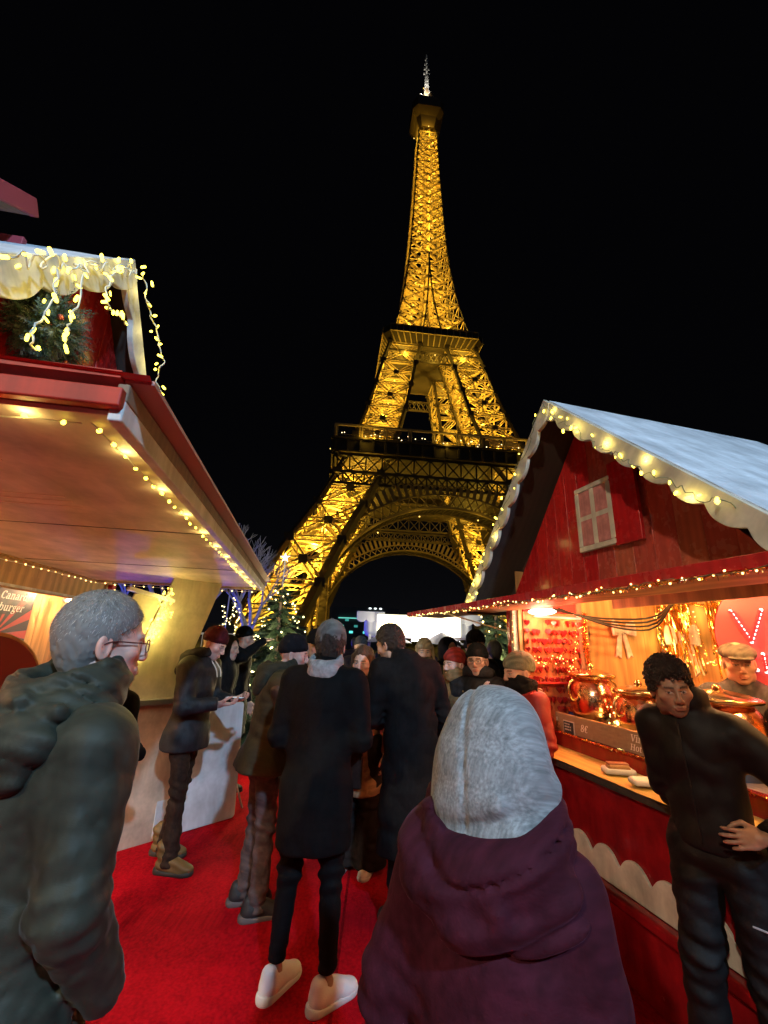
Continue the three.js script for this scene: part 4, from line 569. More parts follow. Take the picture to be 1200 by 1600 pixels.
{ const t = thing('distant_building', 'distant building with turquoise lit windows under the arch', 'building', [-5.2, 0, -95]); part('wall', box(14, 8.4, 6, [2, 4.2, 0]), std(.12, .13, .14, .9), t); for (let i = 0; i < 12; i++) part('window', box(.75, .45, .08, [-3.6 + i * .95, 3.4 + (i % 3) * 1.2, 3.03]), glow(.12, .8, .72, i % 3 ? .35 : 1.4), t); for (let i = 0; i < 3; i++) part('roof_light', box(.5, .28, .3, [3 + i * 1.1, 8.3, 3]), glow(.9, 1, 1, 2.2), t); part('lit_ledge', box(6, .18, .2, [-.5, 6.2, 3.1]), glow(.2, .85, .7, .9), t); }
{ const t = thing('distant_trees', 'dark line of far trees along the horizon under the arch', 'trees', [0, 0, 0], 0, null, 'stuff'); const L = []; for (let i = 0; i < 60; i++) L.push(put(new THREE.IcosahedronGeometry(1, 1), [-70 + i * 3.2 + rr(-1, 1), rr(1, 3.6), -210 + rr(-9, 9)], [rnd() * 3, rnd() * 3, 0], [rr(2, 4), rr(2, 4.4), rr(2, 3)])); part('crown', L, std(.02, .026, .016, .95), t).userData.kind = 'stuff'; }
// ---------------------------------------------------------------- figures: distance fields meshed with surface nets
class Field {
  constructor(lo, hi, c) { this.lo = lo; this.c = c; this.n = [0, 1, 2].map((k) => Math.ceil((hi[k] - lo[k]) / c) + 2); this.f = new Float32Array(this.n[0] * this.n[1] * this.n[2]).fill(1); }
  each(lo, hi, fn) {
    const { c, n, f } = this, a = [0, 1, 2].map((k) => Math.max(0, Math.floor((lo[k] - this.lo[k]) / c))), b = [0, 1, 2].map((k) => Math.min(n[k] - 1, Math.ceil((hi[k] - this.lo[k]) / c)));
    for (let z = a[2]; z <= b[2]; z++) for (let y = a[1]; y <= b[1]; y++) { let i = (z * n[1] + y) * n[0] + a[0]; const Y = this.lo[1] + y * c, Z = this.lo[2] + z * c; for (let x = a[0]; x <= b[0]; x++, i++) f[i] = fn(this.lo[0] + x * c, Y, Z, f[i]); }
    return this;
  }
  add(p, k = .03) { const m = k + this.c * 3, lo = p.lo.map((v) => v - m), hi = p.hi.map((v) => v + m), d = p.d; return this.each(lo, hi, (x, y, z, f) => { const q = d(x, y, z), h = Math.max(k - Math.abs(q - f), 0) / (k || 1); return Math.min(q, f) - h * h * k * .25; }); }
  sub(p, k = .01) { const m = k + this.c * 3, lo = p.lo.map((v) => v - m), hi = p.hi.map((v) => v + m), d = p.d; return this.each(lo, hi, (x, y, z, f) => { const q = -d(x, y, z), h = Math.max(k - Math.abs(q - f), 0) / (k || 1); return Math.max(q, f) + h * h * k * .25; }); }
  disp(fn, band = .05) { return this.each([-9, -9, -9], [9, 9, 9], (x, y, z, f) => Math.abs(f) < band ? f + fn(x, y, z) : f); }
  clip(fn, k = .008) { return this.each([-9, -9, -9], [9, 9, 9], (x, y, z, f) => { if (f > .2) return f; const q = fn(x, y, z), h = Math.max(k - Math.abs(q - f), 0) / k; return Math.max(q, f) + h * h * k * .25; }); }
  mesh() {
    const { n: [nx, ny, nz], f, c, lo } = this, id = new Int32Array(nx * ny * nz).fill(-1), P = [], I = [], sy = nx, sz = nx * ny;
    const E = [[0, 1], [2, 3], [4, 5], [6, 7], [0, 2], [1, 3], [4, 6], [5, 7], [0, 4], [1, 5], [2, 6], [3, 7]];
    for (let z = 0; z < nz - 1; z++) for (let y = 0; y < ny - 1; y++) for (let x = 0; x < nx - 1; x++) {
      const i = z * sz + y * sy + x, v = [f[i], f[i + 1], f[i + sy], f[i + sy + 1], f[i + sz], f[i + sz + 1], f[i + sz + sy], f[i + sz + sy + 1]];
      let m = 0; for (let k = 0; k < 8; k++) if (v[k] < 0) m |= 1 << k; if (m === 0 || m === 255) continue;
      let X = 0, Y = 0, Z = 0, q = 0;
      for (const [a, b] of E) if ((v[a] < 0) !== (v[b] < 0)) { const t = v[a] / (v[a] - v[b]); X += (a & 1) + t * ((b & 1) - (a & 1)); Y += (a >> 1 & 1) + t * ((b >> 1 & 1) - (a >> 1 & 1)); Z += (a >> 2) + t * ((b >> 2) - (a >> 2)); q++; }
      id[i] = P.length / 3; P.push(lo[0] + (x + X / q) * c, lo[1] + (y + Y / q) * c, lo[2] + (z + Z / q) * c);
    }
    const quad = (a, b, d, e, flip) => { if (a < 0 || b < 0 || d < 0 || e < 0) return; flip ? I.push(a, d, b, b, d, e) : I.push(a, b, d, b, e, d); };
    for (let z = 1; z < nz - 1; z++) for (let y = 1; y < ny - 1; y++) for (let x = 1; x < nx - 1; x++) {
      const i = z * sz + y * sy + x, s = f[i] < 0;
      if (s !== f[i + 1] < 0) quad(id[i - sy - sz], id[i - sz], id[i - sy], id[i], !s);
      if (s !== f[i + sy] < 0) quad(id[i - 1 - sz], id[i - 1], id[i - sz], id[i], !s);
      if (s !== f[i + sz] < 0) quad(id[i - 1 - sy], id[i - sy], id[i - 1], id[i], !s);
    }
    const g = new THREE.BufferGeometry(); g.setAttribute('position', new THREE.Float32BufferAttribute(P, 3)); g.setIndex(I); g.computeVertexNormals();
    const uv = new Float32Array(P.length / 3 * 2); for (let i = 0; i < P.length / 3; i++) { uv[i * 2] = P[i * 3] + .7 * P[i * 3 + 2]; uv[i * 2 + 1] = P[i * 3 + 1] + .2 * P[i * 3 + 2]; } g.setAttribute('uv', new THREE.BufferAttribute(uv, 2));
    return g;
  }
}
const ar = (v) => Array.isArray(v) ? v : v.toArray();
function cap(A, B, ra, rb = ra) { // tapered capsule
  const a = ar(A), b = ar(B), dx = b[0] - a[0], dy = b[1] - a[1], dz = b[2] - a[2], L = dx * dx + dy * dy + dz * dz || 1e-9, r = Math.max(ra, rb);
  return { lo: [0, 1, 2].map((k) => Math.min(a[k], b[k]) - r), hi: [0, 1, 2].map((k) => Math.max(a[k], b[k]) + r), d: (x, y, z) => { x -= a[0]; y -= a[1]; z -= a[2]; let t = (x * dx + y * dy + z * dz) / L; t = t < 0 ? 0 : t > 1 ? 1 : t; x -= t * dx; y -= t * dy; z -= t * dz; return Math.sqrt(x * x + y * y + z * z) - ra - t * (rb - ra); } };
}
function ell(C, R, B) { // ellipsoid, B = [x axis, y axis, z axis]
  const c = ar(C), [rx, ry, rz] = R, m = B ? Math.max(...R) : 0, q = B && B.flatMap(ar);
  return { lo: c.map((v, k) => v - (B ? m : R[k])), hi: c.map((v, k) => v + (B ? m : R[k])), d: (x, y, z) => { x -= c[0]; y -= c[1]; z -= c[2]; if (q) { const X = x * q[0] + y * q[1] + z * q[2], Y = x * q[3] + y * q[4] + z * q[5], Z = x * q[6] + y * q[7] + z * q[8]; x = X; y = Y; z = Z; } const a = x / rx, b = y / ry, e = z / rz, k0 = Math.sqrt(a * a + b * b + e * e); if (k0 < 1e-6) return -Math.min(rx, ry, rz); const u = a / rx, v = b / ry, w = e / rz; return k0 * (k0 - 1) / Math.sqrt(u * u + v * v + w * w); } };
}
function ring(C, R, r, B, squash = 1) { // torus with elliptical path in the x-z plane of B
  const c = ar(C), q = (B || [V(1, 0, 0), V(0, 1, 0), V(0, 0, 1)]).flatMap(ar), m = Math.max(...R) + r * Math.max(1, squash);
  return { lo: c.map((v) => v - m), hi: c.map((v) => v + m), d: (x, y, z) => { x -= c[0]; y -= c[1]; z -= c[2]; const X = x * q[0] + y * q[1] + z * q[2], Y = (x * q[3] + y * q[4] + z * q[5]) / squash, Z = x * q[6] + y * q[7] + z * q[8]; const s = Math.sqrt(X * X / R[0] / R[0] + Z * Z / R[1] / R[1]) || 1e-6, l = Math.sqrt(X * X + Z * Z) * (1 - 1 / s); return Math.sqrt(l * l + Y * Y) - r; } };
}
const groove = (x, y, z, w = .07) => { const q = nz(x, y, z) / w; return Math.exp(-q * q); };
const ridge = (x, y, z) => 1 - Math.abs(nz(x, y, z)) * 2;
function tint(g, fn) { const p = g.attributes.position, c = new Float32Array(p.count * 3); for (let i = 0; i < p.count; i++) c.set(fn(p.getX(i), p.getY(i), p.getZ(i)), i * 3); g.setAttribute('color', new THREE.BufferAttribute(c, 3)); return g; }
const skinMat = new THREE.MeshPhysicalMaterial({ roughness: .5, vertexColors: true, sheen: .2 });
const cache = {}; const memo = (k, f) => cache[k] ??= f();

// head, in its own space: centre between the ears, face to +z
function headGeo(o = {}) {
  const { cell = .006, f = 0, beard = 0, jaw = 1, nose = 1, tone = [.56, .33, .24] } = o;
  return memo('head' + JSON.stringify(o), () => {
    const F = new Field([-.1, -.23, -.125], [.1, .155, .15], cell);
    F.add(ell([0, .04, -.014], [.077, .095, .098]), 0).add(ell([0, -.012, .034], [.063, .095, .06]), .03).add(ell([0, -.062, .032], [.053 * jaw, .05, .052]), .03).add(ell([0, -.098, .064], [.026 * jaw, .018, .02]), .025);
    F.add(cap([0, -.07, -.022], [0, -.25, -.05], f ? .047 : .056, f ? .05 : .062), .025);
    for (const s of [-1, 1]) {
      F.add(ell([s * .047, -.018, .062], [.024, .018, .02]), .025).add(ell([s * .052, -.07, .005], [.02, .035, .035]), .03);
      F.sub(ell([s * .031, .004, .104], [.019, .013, .018]), .014);
      F.add(ell([s * .031, .004, .0795], [.0145, .0125, .013]), .002);
      F.add(cap([s * .014, .025, .094], [s * .048, .024, .079], .0085, .006), .012);
      F.add(cap([s * .018, .0105, .0925], [s * .044, .009, .084], .0028), .004).add(cap([s * .019, -.004, .092], [s * .043, -.004, .085], .0022), .004);
      F.add(ell([s * .082, -.006, -.012], [.009, .034, .021], [V(.93, 0, s * .36), V(0, 1, 0), V(-s * .36, 0, .93)]), .01); F.sub(ell([s * .091, -.002, -.006], [.006, .02, .011]), .006);
      F.add(ring([s * .0845, -.004, -.013], [.016, .030], .0036, [V(0, 0, 1), V(s, 0, 0), V(0, 1, 0)]), .004);
      F.add(ell([s * .0125, -.035, .102 + .004 * nose], [.009, .0075, .011]), .008);
    }
    F.add(cap([0, .016, .0965], [0, -.026, .107 + .006 * nose], .008, .0115), .012).add(ell([0, -.033, .105 + .004 * nose], [.0105, .0085, .0105]), .008);
    F.add(cap([-.021, -.066, .090], [.021, -.066, .090], .005), .006).add(cap([-.008, -.0625, .0965], [.008, -.0625, .0965], .0055), .006).add(cap([-.012, -.074, .0935], [.012, -.074, .0935], .0068), .006); F.sub(cap([-.024, -.0685, .102], [.024, -.0685, .102], .0024), .003);
    const g = F.mesh();
    return tint(g, (x, y, z) => {
      let [r, gg, b] = tone; const n = 1 + .08 * nz(x * 60, y * 60, z * 60) + .05 * nz(x * 200, y * 200, z * 200); r *= n; gg *= n; b *= n;
      const mixc = (c, k) => { r += (c[0] - r) * k; gg += (c[1] - gg) * k; b += (c[2] - b) * k; }, bl = (cx, cy, cz, s) => Math.exp(-((x - cx) ** 2 + (y - cy) ** 2 + (z - cz) ** 2) / s / s), ax = Math.abs(x);
      mixc([tone[0] * .95, tone[1] * .68, tone[2] * .66], .55 * Math.min(1, bl(.05 * Math.sign(x), -.022, .07, .024) + bl(0, -.03, .12, .02) + bl(.085 * Math.sign(x), 0, -.01, .03)));
      if (z > .085 && y < -.056 && y > -.083 && ax < .024 - Math.abs(y + .069) * .6) mixc([tone[0] * .72, tone[1] * .42, tone[2] * .44], .75);
      if (beard && z > -.01 && y < -.04 && y > -.135) { const m = clamp((ax - .024) / .01, 0, 1) * clamp((-.05 - y + ax * .25) / .02, 0, 1) + (y < -.078 ? 1 : 0) + (y > -.056 && y < -.044 && ax < .03 && z > .09 ? .9 : 0); mixc(beard === 2 ? [.4, .38, .36] : [.05, .035, .03], Math.min(.82, m * .8) * (.7 + .3 * nz(x * 300, y * 300, z * 300))); }
      if (z > .068 && Math.abs(y - .0265 - .08 * (ax < .03 ? ax - .03 : .03 - ax) * .6) < .0048 && ax > .013 && ax < .05) mixc(o.brow || [.05, .035, .025], .85);
      const ex = ax - .031, ey = y - .0035; if (z > .078 && Math.abs(ex) < .0135 && Math.abs(ey) < .0052 * (1 - (ex / .0145) ** 2)) { const q = Math.hypot(ex + (o.look || 0) * Math.sign(x), ey); q < .0052 ? ((r = .02), (gg = .013), (b = .01)) : ((r = .5), (gg = .46), (b = .43)); }
      else if (z > .078 && Math.abs(ex) < .0165 && ey > 0 && ey < .008) mixc([.06, .04, .035], .6);
      return [r, gg, b];
    });
  });
}
// hand: wrist at the origin, fingers along +y, palm facing +z, thumb towards -x (right hand; mirrored for the left)
function handGeo(curl = .5, spread = .1, tone = [.5, .29, .21], cell = .0042, thumb = .5, glove = 0) {
  return memo('hand' + [curl, spread, tone, cell, thumb, glove], () => {
    const F = new Field([-.1, -.05, -.08], [.08, .22, .12], cell), G = glove;
    F.add(cap([0, -.04, 0], [0, .01, 0], .027 + G, .026 + G), .01).add(ell([.002, .05, .002], [.041 + G, .05, .016 + G]), .02).add(ell([-.026, .032, .012], [.017, .03, .014 + G]), .015);
    const fl = [.068, .078, .072, .056];
    for (let i = 0; i < 4; i++) { let a = -.15 + curl * .35, p = V(-.029 + i * .0195, .088 + [0, .006, .003, -.008][i], .0), sx = (i - 1.5) * spread; const ln = [.46, .31, .23];
      F.add(cap([-.02 + i * .014, .05, 0], p, .011 + G, .0096 + G), .008);
      for (let k = 0; k < 3; k++) { a += curl * [.55, .95, .7][k]; const q = p.clone().add(V(Math.sin(sx) * Math.cos(a), Math.cos(a) * Math.cos(sx), Math.sin(a)).multiplyScalar(fl[i] * ln[k])); F.add(cap(p, q, .0096 - k * .0009 + G, .0088 - k * .001 + G), .003); p = q; } }
    let p = V(-.03, .022, .012), q = V(-.056, .052, .022 + thumb * .012), r = V(-.062 + thumb * .02, .082, .030 + thumb * .02), s = V(-.058 + thumb * .03, .104, .034 + thumb * .022); F.add(cap(p, q, .0145 + G, .0115 + G), .01).add(cap(q, r, .0112 + G, .0100 + G), .004).add(cap(r, s, .0098 + G, .0078 + G), .003);
    return tint(F.mesh(), (x, y, z) => { const n = 1 + .1 * nz(x * 80, y * 80, z * 80); const k = y > .1 ? .92 : 1; return [tone[0] * n, tone[1] * n * k, tone[2] * n * k]; });
  });
}
const cloth = (c, o = {}) => phys(...c, o.rough ?? .85, { specularIntensity: o.rough ? .55 : .3, bumpMap: rep(o.tex || T.felt, o.rep ?? 2.4), bumpScale: (o.bs ?? .0022) * .4, map: o.map === 0 ? null : rep(T.feltc, o.mrep ?? 1.1), sheen: o.sheen ?? Math.min(.25, c[0] + c[1]), sheenRoughness: .6, sheenColor: new THREE.Color().setRGB(...(o.sc || [.5, .5, .5])) });
const shellHair = (kind, cell = .007, amp = .004, fr = 60) => memo('hair' + [kind, cell, amp, fr], () => {
  const long = kind === 'long', F = new Field([-.14, long ? -.33 : -.17, -.17], [.14, .2, .15], cell), big = kind === 'curly' ? 1.08 : kind === 'long' ? 1.07 : 1.06;
  F.add(ell([0, .043, -.016], [.079 * big + .004, .099 * big, .1 * big + .002]), 0).add(ell([0, .0, -.05], [.07, .09, .058]), .03);
  if (kind === 'curly') F.add(ell([0, .1, .03], [.06, .042, .05]), .04);
  F.disp((x, y, z) => amp * ridge(x * fr, y * fr * .8, z * fr) * -1 + amp * .7 * nz(x * fr * 2.4, y * fr * 2, z * fr * 2.4), .04);
  if (!long) F.clip((x, y, z) => Math.max((z - .088) * .748 - (y - .078) * .665, -y - .085, Math.min(z - .022 - Math.max(0, y - .03) * 2.2, .05) - (y > .06 ? .2 : 0)), .006); else {
    F.clip((x, y, z) => (z - .082) * .80 - (y - .078) * .6, .006); for (const s of [-1, 1]) { F.add(cap([s * .072, .05, .01], [s * .088, -.1, .018], .026, .03), .03).add(cap([s * .088, -.1, .018], [s * .085, -.24, .035], .03, .028), .02).add(cap([s * .05, -.05, -.06], [s * .06, -.24, -.055], .045, .04), .03); } F.disp((x, y, z) => .004 * Math.sin(x * 160 + y * 20 + 3 * nz(x * 20, y * 12, z * 20)) + .003 * nz(x * 60, y * 20, z * 60), .04); }
  return F.mesh();
});
const hatGeo = (kind, cell = .006) => memo('hat' + kind + cell, () => {
  const F = new Field([-.17, -.1, -.17], [.17, .23, .22], cell);
  if (kind === 'beanie' || kind === 'slouch') { const sl = kind === 'slouch'; F.add(ell([0, .058, -.014 - (sl ? .014 : 0)], [.09, .102, .108 + (sl ? .02 : 0)]), 0).clip((x, y, z) => .022 + z * .22 - y, .01).add(ring([0, .052, -.012], [.083, .1], .0125, [V(1, 0, 0), V(0, .976, -.216), V(0, .216, .976)], 2.1), .008); F.disp((x, y, z) => .0022 * Math.sin(Math.atan2(x, z + .014) * 44) + .002 * nz(x * 30, y * 30, z * 30), .03); }
  if (kind === 'pom') { F.add(ell([0, .06, -.014], [.098, .11, .114]), 0).clip((x, y, z) => .015 + z * .2 - y, .01); F.disp((x, y, z) => .007 * nz(x * 70, y * 70, z * 70), .03); }
  if (kind === 'cap') { F.add(ell([0, .054, -.014], [.094, .112, .115]), 0).clip((x, y, z) => .026 - y, .006).sub(ell([0, .03, -.13], [.038, .042, .06]), .004).add(ring([0, .034, -.114], [.039, .02], .0065, [V(1, 0, 0), V(0, .1, 1), V(0, 1, -.1)]), .003); F.each([-.1, 0, .05], [.1, .09, .22], (x, y, z, f) => Math.min(f, Math.max(Math.abs(y - .035 + x * x * 2.4 + (z - .08) * .12) - .0035, Math.hypot(x / .082, (z - .06) / .13) * .09 - .09, .06 - z))); F.add(ell([0, .167, -.014], [.008, .005, .008]), .003); }
  if (kind === 'flat') { F.add(ell([0, .068, .012], [.098, .05, .128]), 0).add(ell([0, .075, -.03], [.094, .055, .094]), .03).clip((x, y, z) => .04 + z * .05 - y, .01); F.add(ell([0, .048, .122], [.07, .010, .05]), .012); F.disp((x, y, z) => .003 * nz(x * 26, y * 26, z * 26), .03); }
  return F.mesh();
});
let shoeGeo = (kind, cell = .008) => memo('shoe' + kind + cell, () => { // heel at -z, toe to +z, ankle above the origin
  const F = new Field([-.08, -.01, -.14], [.08, .22, .24], cell), b = kind === 'boot';
  F.add(cap([0, .05, -.05], [0, .045, .09], .043, .042), 0).add(ell([0, .035, .13], [.047, .034, .06]), .03).add(cap([0, .07, -.035], [0, b ? .17 : .1, -.045], .044, b ? .055 : .04), .03).add(ell([0, .075, .03], [.036, .036, .06]), .03);
  if (b) F.disp((x, y, z) => .004 * Math.sin(y * 110 + z * 30), .03); F.clip((x, y, z) => .012 - y, .004); const up = F.mesh();
  const S = new Field([-.08, -.02, -.14], [.08, .06, .24], cell); S.add(cap([0, .02, -.062], [0, .02, .12], .047, .05), 0).add(ell([0, .02, .15], [.045, .03, .045]), .02).clip((x, y, z) => Math.max(y - .030 - Math.max(0, .0 - z) * .13 - Math.max(0, z - .12) * .12, .0 - y), .004);
  return [up, S.mesh()];
});
const eulerM = (p, x, y, z) => new THREE.Matrix4().compose(p, new THREE.Quaternion().setFromEuler(new THREE.Euler(x, y, z, 'YXZ')), V(1, 1, 1));

const fold2 = (a, fx, fy, fz, o = 0) => (x, y, z) => a * (ridge(x * fx + o, y * fy, z * fz + o) - .4 + .5 * nz(x * fx * 2.1, y * fy * 2.3 + o, z * fz * 2.1));
function person(S) {
  const s = (S.H ?? 1.75) / 1.75, t = thing('person', S.label, 'person', [S.at[0], 0, S.at[1]], S.yaw ?? 0, S.group), c = S.cell ?? .014, tone = S.tone || [.56, .33, .24];
  const J = {}, lean = V((S.lean?.[0] ?? 0), 1, (S.lean?.[1] ?? .03)).normalize(), fwd = V(0, 0, 1), tw = S.twist ?? 0, rgt = V(Math.cos(tw), 0, -Math.sin(tw)), fw = V(Math.sin(tw), 0, Math.cos(tw)), sw = (S.sw ?? .19) * s;
  J.hip = V(S.hip?.[0] ?? 0, .93 * s, S.hip?.[1] ?? 0); J.chest = J.hip.clone().addScaledVector(lean, .37 * s); J.neck = J.hip.clone().addScaledVector(lean, .545 * s).addScaledVector(fw, S.neckF ?? 0);
  const sh0 = J.hip.clone().addScaledVector(lean, .475 * s); J.head = J.neck.clone().add(V(...(S.head || [0, .135, .035])).multiplyScalar(s));
  J.S = [-1, 1].map((k) => sh0.clone().addScaledVector(rgt, k * sw).add(V(0, S.shrug?.[(k + 1) / 2] ?? 0, 0)));
  const loc = (k, o, base) => base.clone().addScaledVector(rgt, k * o[0]).add(V(0, o[1], 0)).addScaledVector(fw, o[2]);
  const arm = (i) => S.arms?.[i] || { e: [.055, -.275, -.03], w: [.06, -.50, .07] };
  J.E = [0, 1].map((i) => loc(i * 2 - 1, arm(i).e.map((v) => v * s), J.S[i])); J.W = [0, 1].map((i) => loc(i * 2 - 1, arm(i).w.map((v) => v * s), J.S[i]));
  J.foot = [0, 1].map((i) => V(...(S.feet?.[i] || [(i * 2 - 1) * .1, 0, 0]))); J.L = [-1, 1].map((k) => J.hip.clone().addScaledVector(V(1, 0, 0), k * .09 * s));
  J.A = J.foot.map((p) => p.clone().add(V(0, .085 * s, 0))); J.K = [0, 1].map((i) => J.L[i].clone().lerp(J.A[i], .5).add(V((S.knee?.[0] ?? 0), 0, S.knee?.[1] ?? .02)));
  const HM = eulerM(J.head, S.hp ?? 0, S.hy ?? 0, S.hr ?? 0).scale(V(1, 1, 1).multiplyScalar(S.hs ?? 1)), B = [rgt, lean, rgt.clone().cross(lean).normalize()], bk = (S.bulk ?? 1) * s;
  // body: one continuous surface under the clothes, its head and hands meshed finely
  { const F = new Field([-.75, -.02, -.75], [.75, 1.95 * s, .85], S.far ? .03 : .02), b = .9 * s;
    F.add(ell(J.chest, [.165 * b, .2 * b, .105 * b], B), 0).add(ell(J.hip.clone().addScaledVector(lean, .14 * s), [.15 * b, .19 * b, .1 * b], B), .06).add(ell(J.hip, [.155 * b, .13 * b, .11 * b]), .05).add(cap(J.S[0], J.S[1], .05 * s), .05).add(cap(J.chest, J.neck, .07 * s, .05 * s), .05).add(cap(J.neck, J.head, .052 * s, .05 * s), .02).add(ell(J.head, [.055, .08, .06]), .02);
    for (const i of [0, 1]) F.add(cap(J.S[i], J.E[i], .045 * s, .036 * s), .02).add(cap(J.E[i], J.W[i], .036 * s, .026 * s), .01).add(cap(J.L[i], J.K[i], .055 * s, .036 * s), .03).add(cap(J.K[i], J.A[i], .036 * s, .026 * s), .01).add(cap(J.A[i], J.foot[i].clone().add(V(0, .05, .06)), .035 * s, .03 * s), .02);
    const L = [tint(F.mesh(), () => tone)]; const hd = headGeo({ cell: S.hcell ?? (S.far ? .009 : .006), f: S.f ? 1 : 0, beard: S.beard ?? 0, tone, brow: S.brow, jaw: S.jaw ?? (S.f ? .9 : 1), nose: S.nose ?? 1, look: S.look }).clone(); hd.applyMatrix4(HM); L.push(hd);
    for (const i of [0, 1]) { const a = arm(i); if (a.hide) continue; const y = (a.dir ? loc(i * 2 - 1, a.dir, V(0, 0, 0)) : J.W[i].clone().sub(J.E[i])).normalize(); let z = loc(i * 2 - 1, a.palm || [-1, 0, .3], V(0, 0, 0)); z.addScaledVector(y, -z.dot(y)).normalize(); const x = y.clone().cross(z), g = handGeo(a.curl ?? .45, a.spread ?? .1, S.glove || tone, S.handcell ?? (S.far ? .007 : .005), a.thumb ?? .5, S.glove ? .003 : 0).clone(); if (!i) { g.scale(-1, 1, 1); const ix = g.index.array; for (let k = 0; k < ix.length; k += 3) { const q = ix[k]; ix[k] = ix[k + 1]; ix[k + 1] = q; } g.computeVertexNormals(); }
      g.scale(s * (S.handS ?? 1), s * (S.handS ?? 1), s * (S.handS ?? 1)); g.applyMatrix4(basis(J.W[i].clone().addScaledVector(y, .015), x, y, z)); L.push(g); }
    const parts = L.map((g) => { const q = g.toNonIndexed(); for (const k of Object.keys(q.attributes)) if (!['position', 'normal', 'color'].includes(k)) q.deleteAttribute(k); return q; });
    part('body', mergeGeometries(parts, false), skinMat, t); }
  const fold = (a, fx, fy, fz, o = 0) => (x, y, z) => a * (ridge(x * fx + o, y * fy, z * fz + o) - .4 + .5 * nz(x * fx * 2.1, y * fy * 2.3 + o, z * fz * 2.1));
  // trousers
  if (S.legs) { const Lg = S.legs, w = Lg.w ?? 1, F = new Field([-.55, -.02, -.55], [.55, 1.12 * s, .6], Lg.cell ?? c); F.add(ell(J.hip.clone().add(V(0, -.01, 0)), [.165 * bk, .13 * s, .125 * bk]), 0);
    for (const i of [0, 1]) { const hem = J.A[i].clone().add(V(0, Lg.hem ?? -.02, 0)); F.add(cap(J.L[i], J.K[i], .088 * w * s, .064 * w * s), i ? .02 : .03).add(cap(J.K[i], hem, .062 * w * s, (Lg.ankle ?? .047) * w * s), .02); }
    F.disp(fold(Lg.fold ?? .008, 7, 11, 7, S.at[0]), .05); F.disp((x, y, z) => { let d = 0; for (const i of [0, 1]) { const q = y - J.A[i].y; d += Math.exp(-((x - J.A[i].x) ** 2 + (z - J.A[i].z) ** 2) / .02) * Math.exp(-q * q / .012) * .006 * Math.sin(q * 120 + x * 30); const k = y - J.K[i].y; d += Math.exp(-k * k / .008) * .004 * Math.sin(k * 90 + z * 40 + x * 20); } return d; }, .05);
    F.clip((x, y, z) => .045 - y + (Lg.hem2 ?? 0)); part('trousers', F.mesh(), Lg.mat || cloth(Lg.c, Lg), t); }
  // shoes
  if (S.shoes) for (const i of [0, 1]) { const [u, so] = shoeGeo(S.shoes.kind || 'trainer', S.shoes.cell ?? .009), g = part('shoe', u, S.shoes.mat || (S.shoes.mat = std(...S.shoes.c, .6, { bumpMap: rep(T.weave, 6), bumpScale: .001 })), t, [J.foot[i].x, J.foot[i].y, J.foot[i].z]); g.rotation.set(S.shoes.tilt?.[i] ?? 0, S.shoes.yaw?.[i] ?? 0, 0, 'YXZ'); g.scale.setScalar(s * (S.shoes.k ?? 1)); part('sole', so, S.shoes.soleMat || (S.shoes.soleMat = std(...(S.shoes.sole || [.05, .05, .05]), .7)), g); if (S.shoes.laces) for (let k = 0; k < 4; k++) part('lace', tube([[-.03, .078 - k * .008, .02 + k * .022], [0, .092 - k * .009, .022 + k * .022], [.03, .078 - k * .008, .02 + k * .022]], .0035, 6, 5), S.shoes.soleMat, g); if (S.shoes.mark) part('side_mark', tube([[.04, .05, .07], [.052, .028, .02], [.05, .04, -.01], [.045, .07, -.05]], .005, 12, 5), std(.6, .58, .55, .5), g); }
  // coat
  if (S.top) { const T0 = S.top, F = new Field([-.72, Math.max(0, (T0.hem ?? .8) - .08), -.7], [.72, 1.78 * s, .75], T0.cell ?? c), w = (T0.w ?? 1) * bk, sl = (T0.sleeve ?? 1) * s, hem = T0.hem ?? .8;
    F.add(ell(J.chest.clone().addScaledVector(lean, .0), [.195 * w, .22 * s, .135 * w], B), 0).add(ell(J.hip.clone().addScaledVector(lean, .15 * s), [.18 * w, .2 * s, .13 * w], B), .06).add(ell(J.hip.clone().add(V(0, -.0, 0)), [.185 * w, .16 * s, .14 * w]), .05).add(cap(J.S[0].clone().lerp(J.S[1], .1), J.S[0].clone().lerp(J.S[1], .9), .072 * s * (T0.w ?? 1)), .06).add(cap(J.chest, J.neck, .10 * s, .07 * s), .07);
    if (hem < .85 * s) { const hc = V(J.hip.x + (S.hemOff?.[0] ?? 0), hem - .05, J.hip.z + (S.hemOff?.[1] ?? 0)), fl = (T0.flare ?? 1.1); const A = J.hip.clone(), n = 5; for (let k = 1; k <= n; k++) { const q = A.clone().lerp(hc, k / n), f2 = 1 + (fl - 1) * k / n; F.add(ell(q, [.185 * w * f2, .14 * s, .145 * w * f2]), .06); } }
    for (const i of [0, 1]) { const dirw = J.W[i].clone().sub(J.E[i]).normalize(); F.add(cap(J.S[i], J.E[i], .078 * sl, .064 * sl), .045).add(cap(J.E[i], J.W[i].clone().addScaledVector(dirw, -.01), .064 * sl, .046 * sl), .02); }
    if (T0.pre) T0.pre(F, J, s);
    const fa = T0.fold ?? .011; F.disp(fold(fa, T0.fx ?? 5, T0.fy ?? 6, 5, S.at[0] * 3 + S.at[1]), .06);
    F.disp((x, y, z) => { let d = 0; for (const i of [0, 1]) { const e = J.E[i], r2 = (x - e.x) ** 2 + (y - e.y) ** 2 + (z - e.z) ** 2; if (r2 < .05) { const q = (x - J.S[i].x) * (J.W[i].x - J.S[i].x) + (y - J.S[i].y) * (J.W[i].y - J.S[i].y) + (z - J.S[i].z) * (J.W[i].z - J.S[i].z); d += Math.exp(-r2 / .011) * fa * .6 * Math.sin(q * 220 + 3 * nz(x * 12, y * 12, z * 12)); } } return d; }, .06);
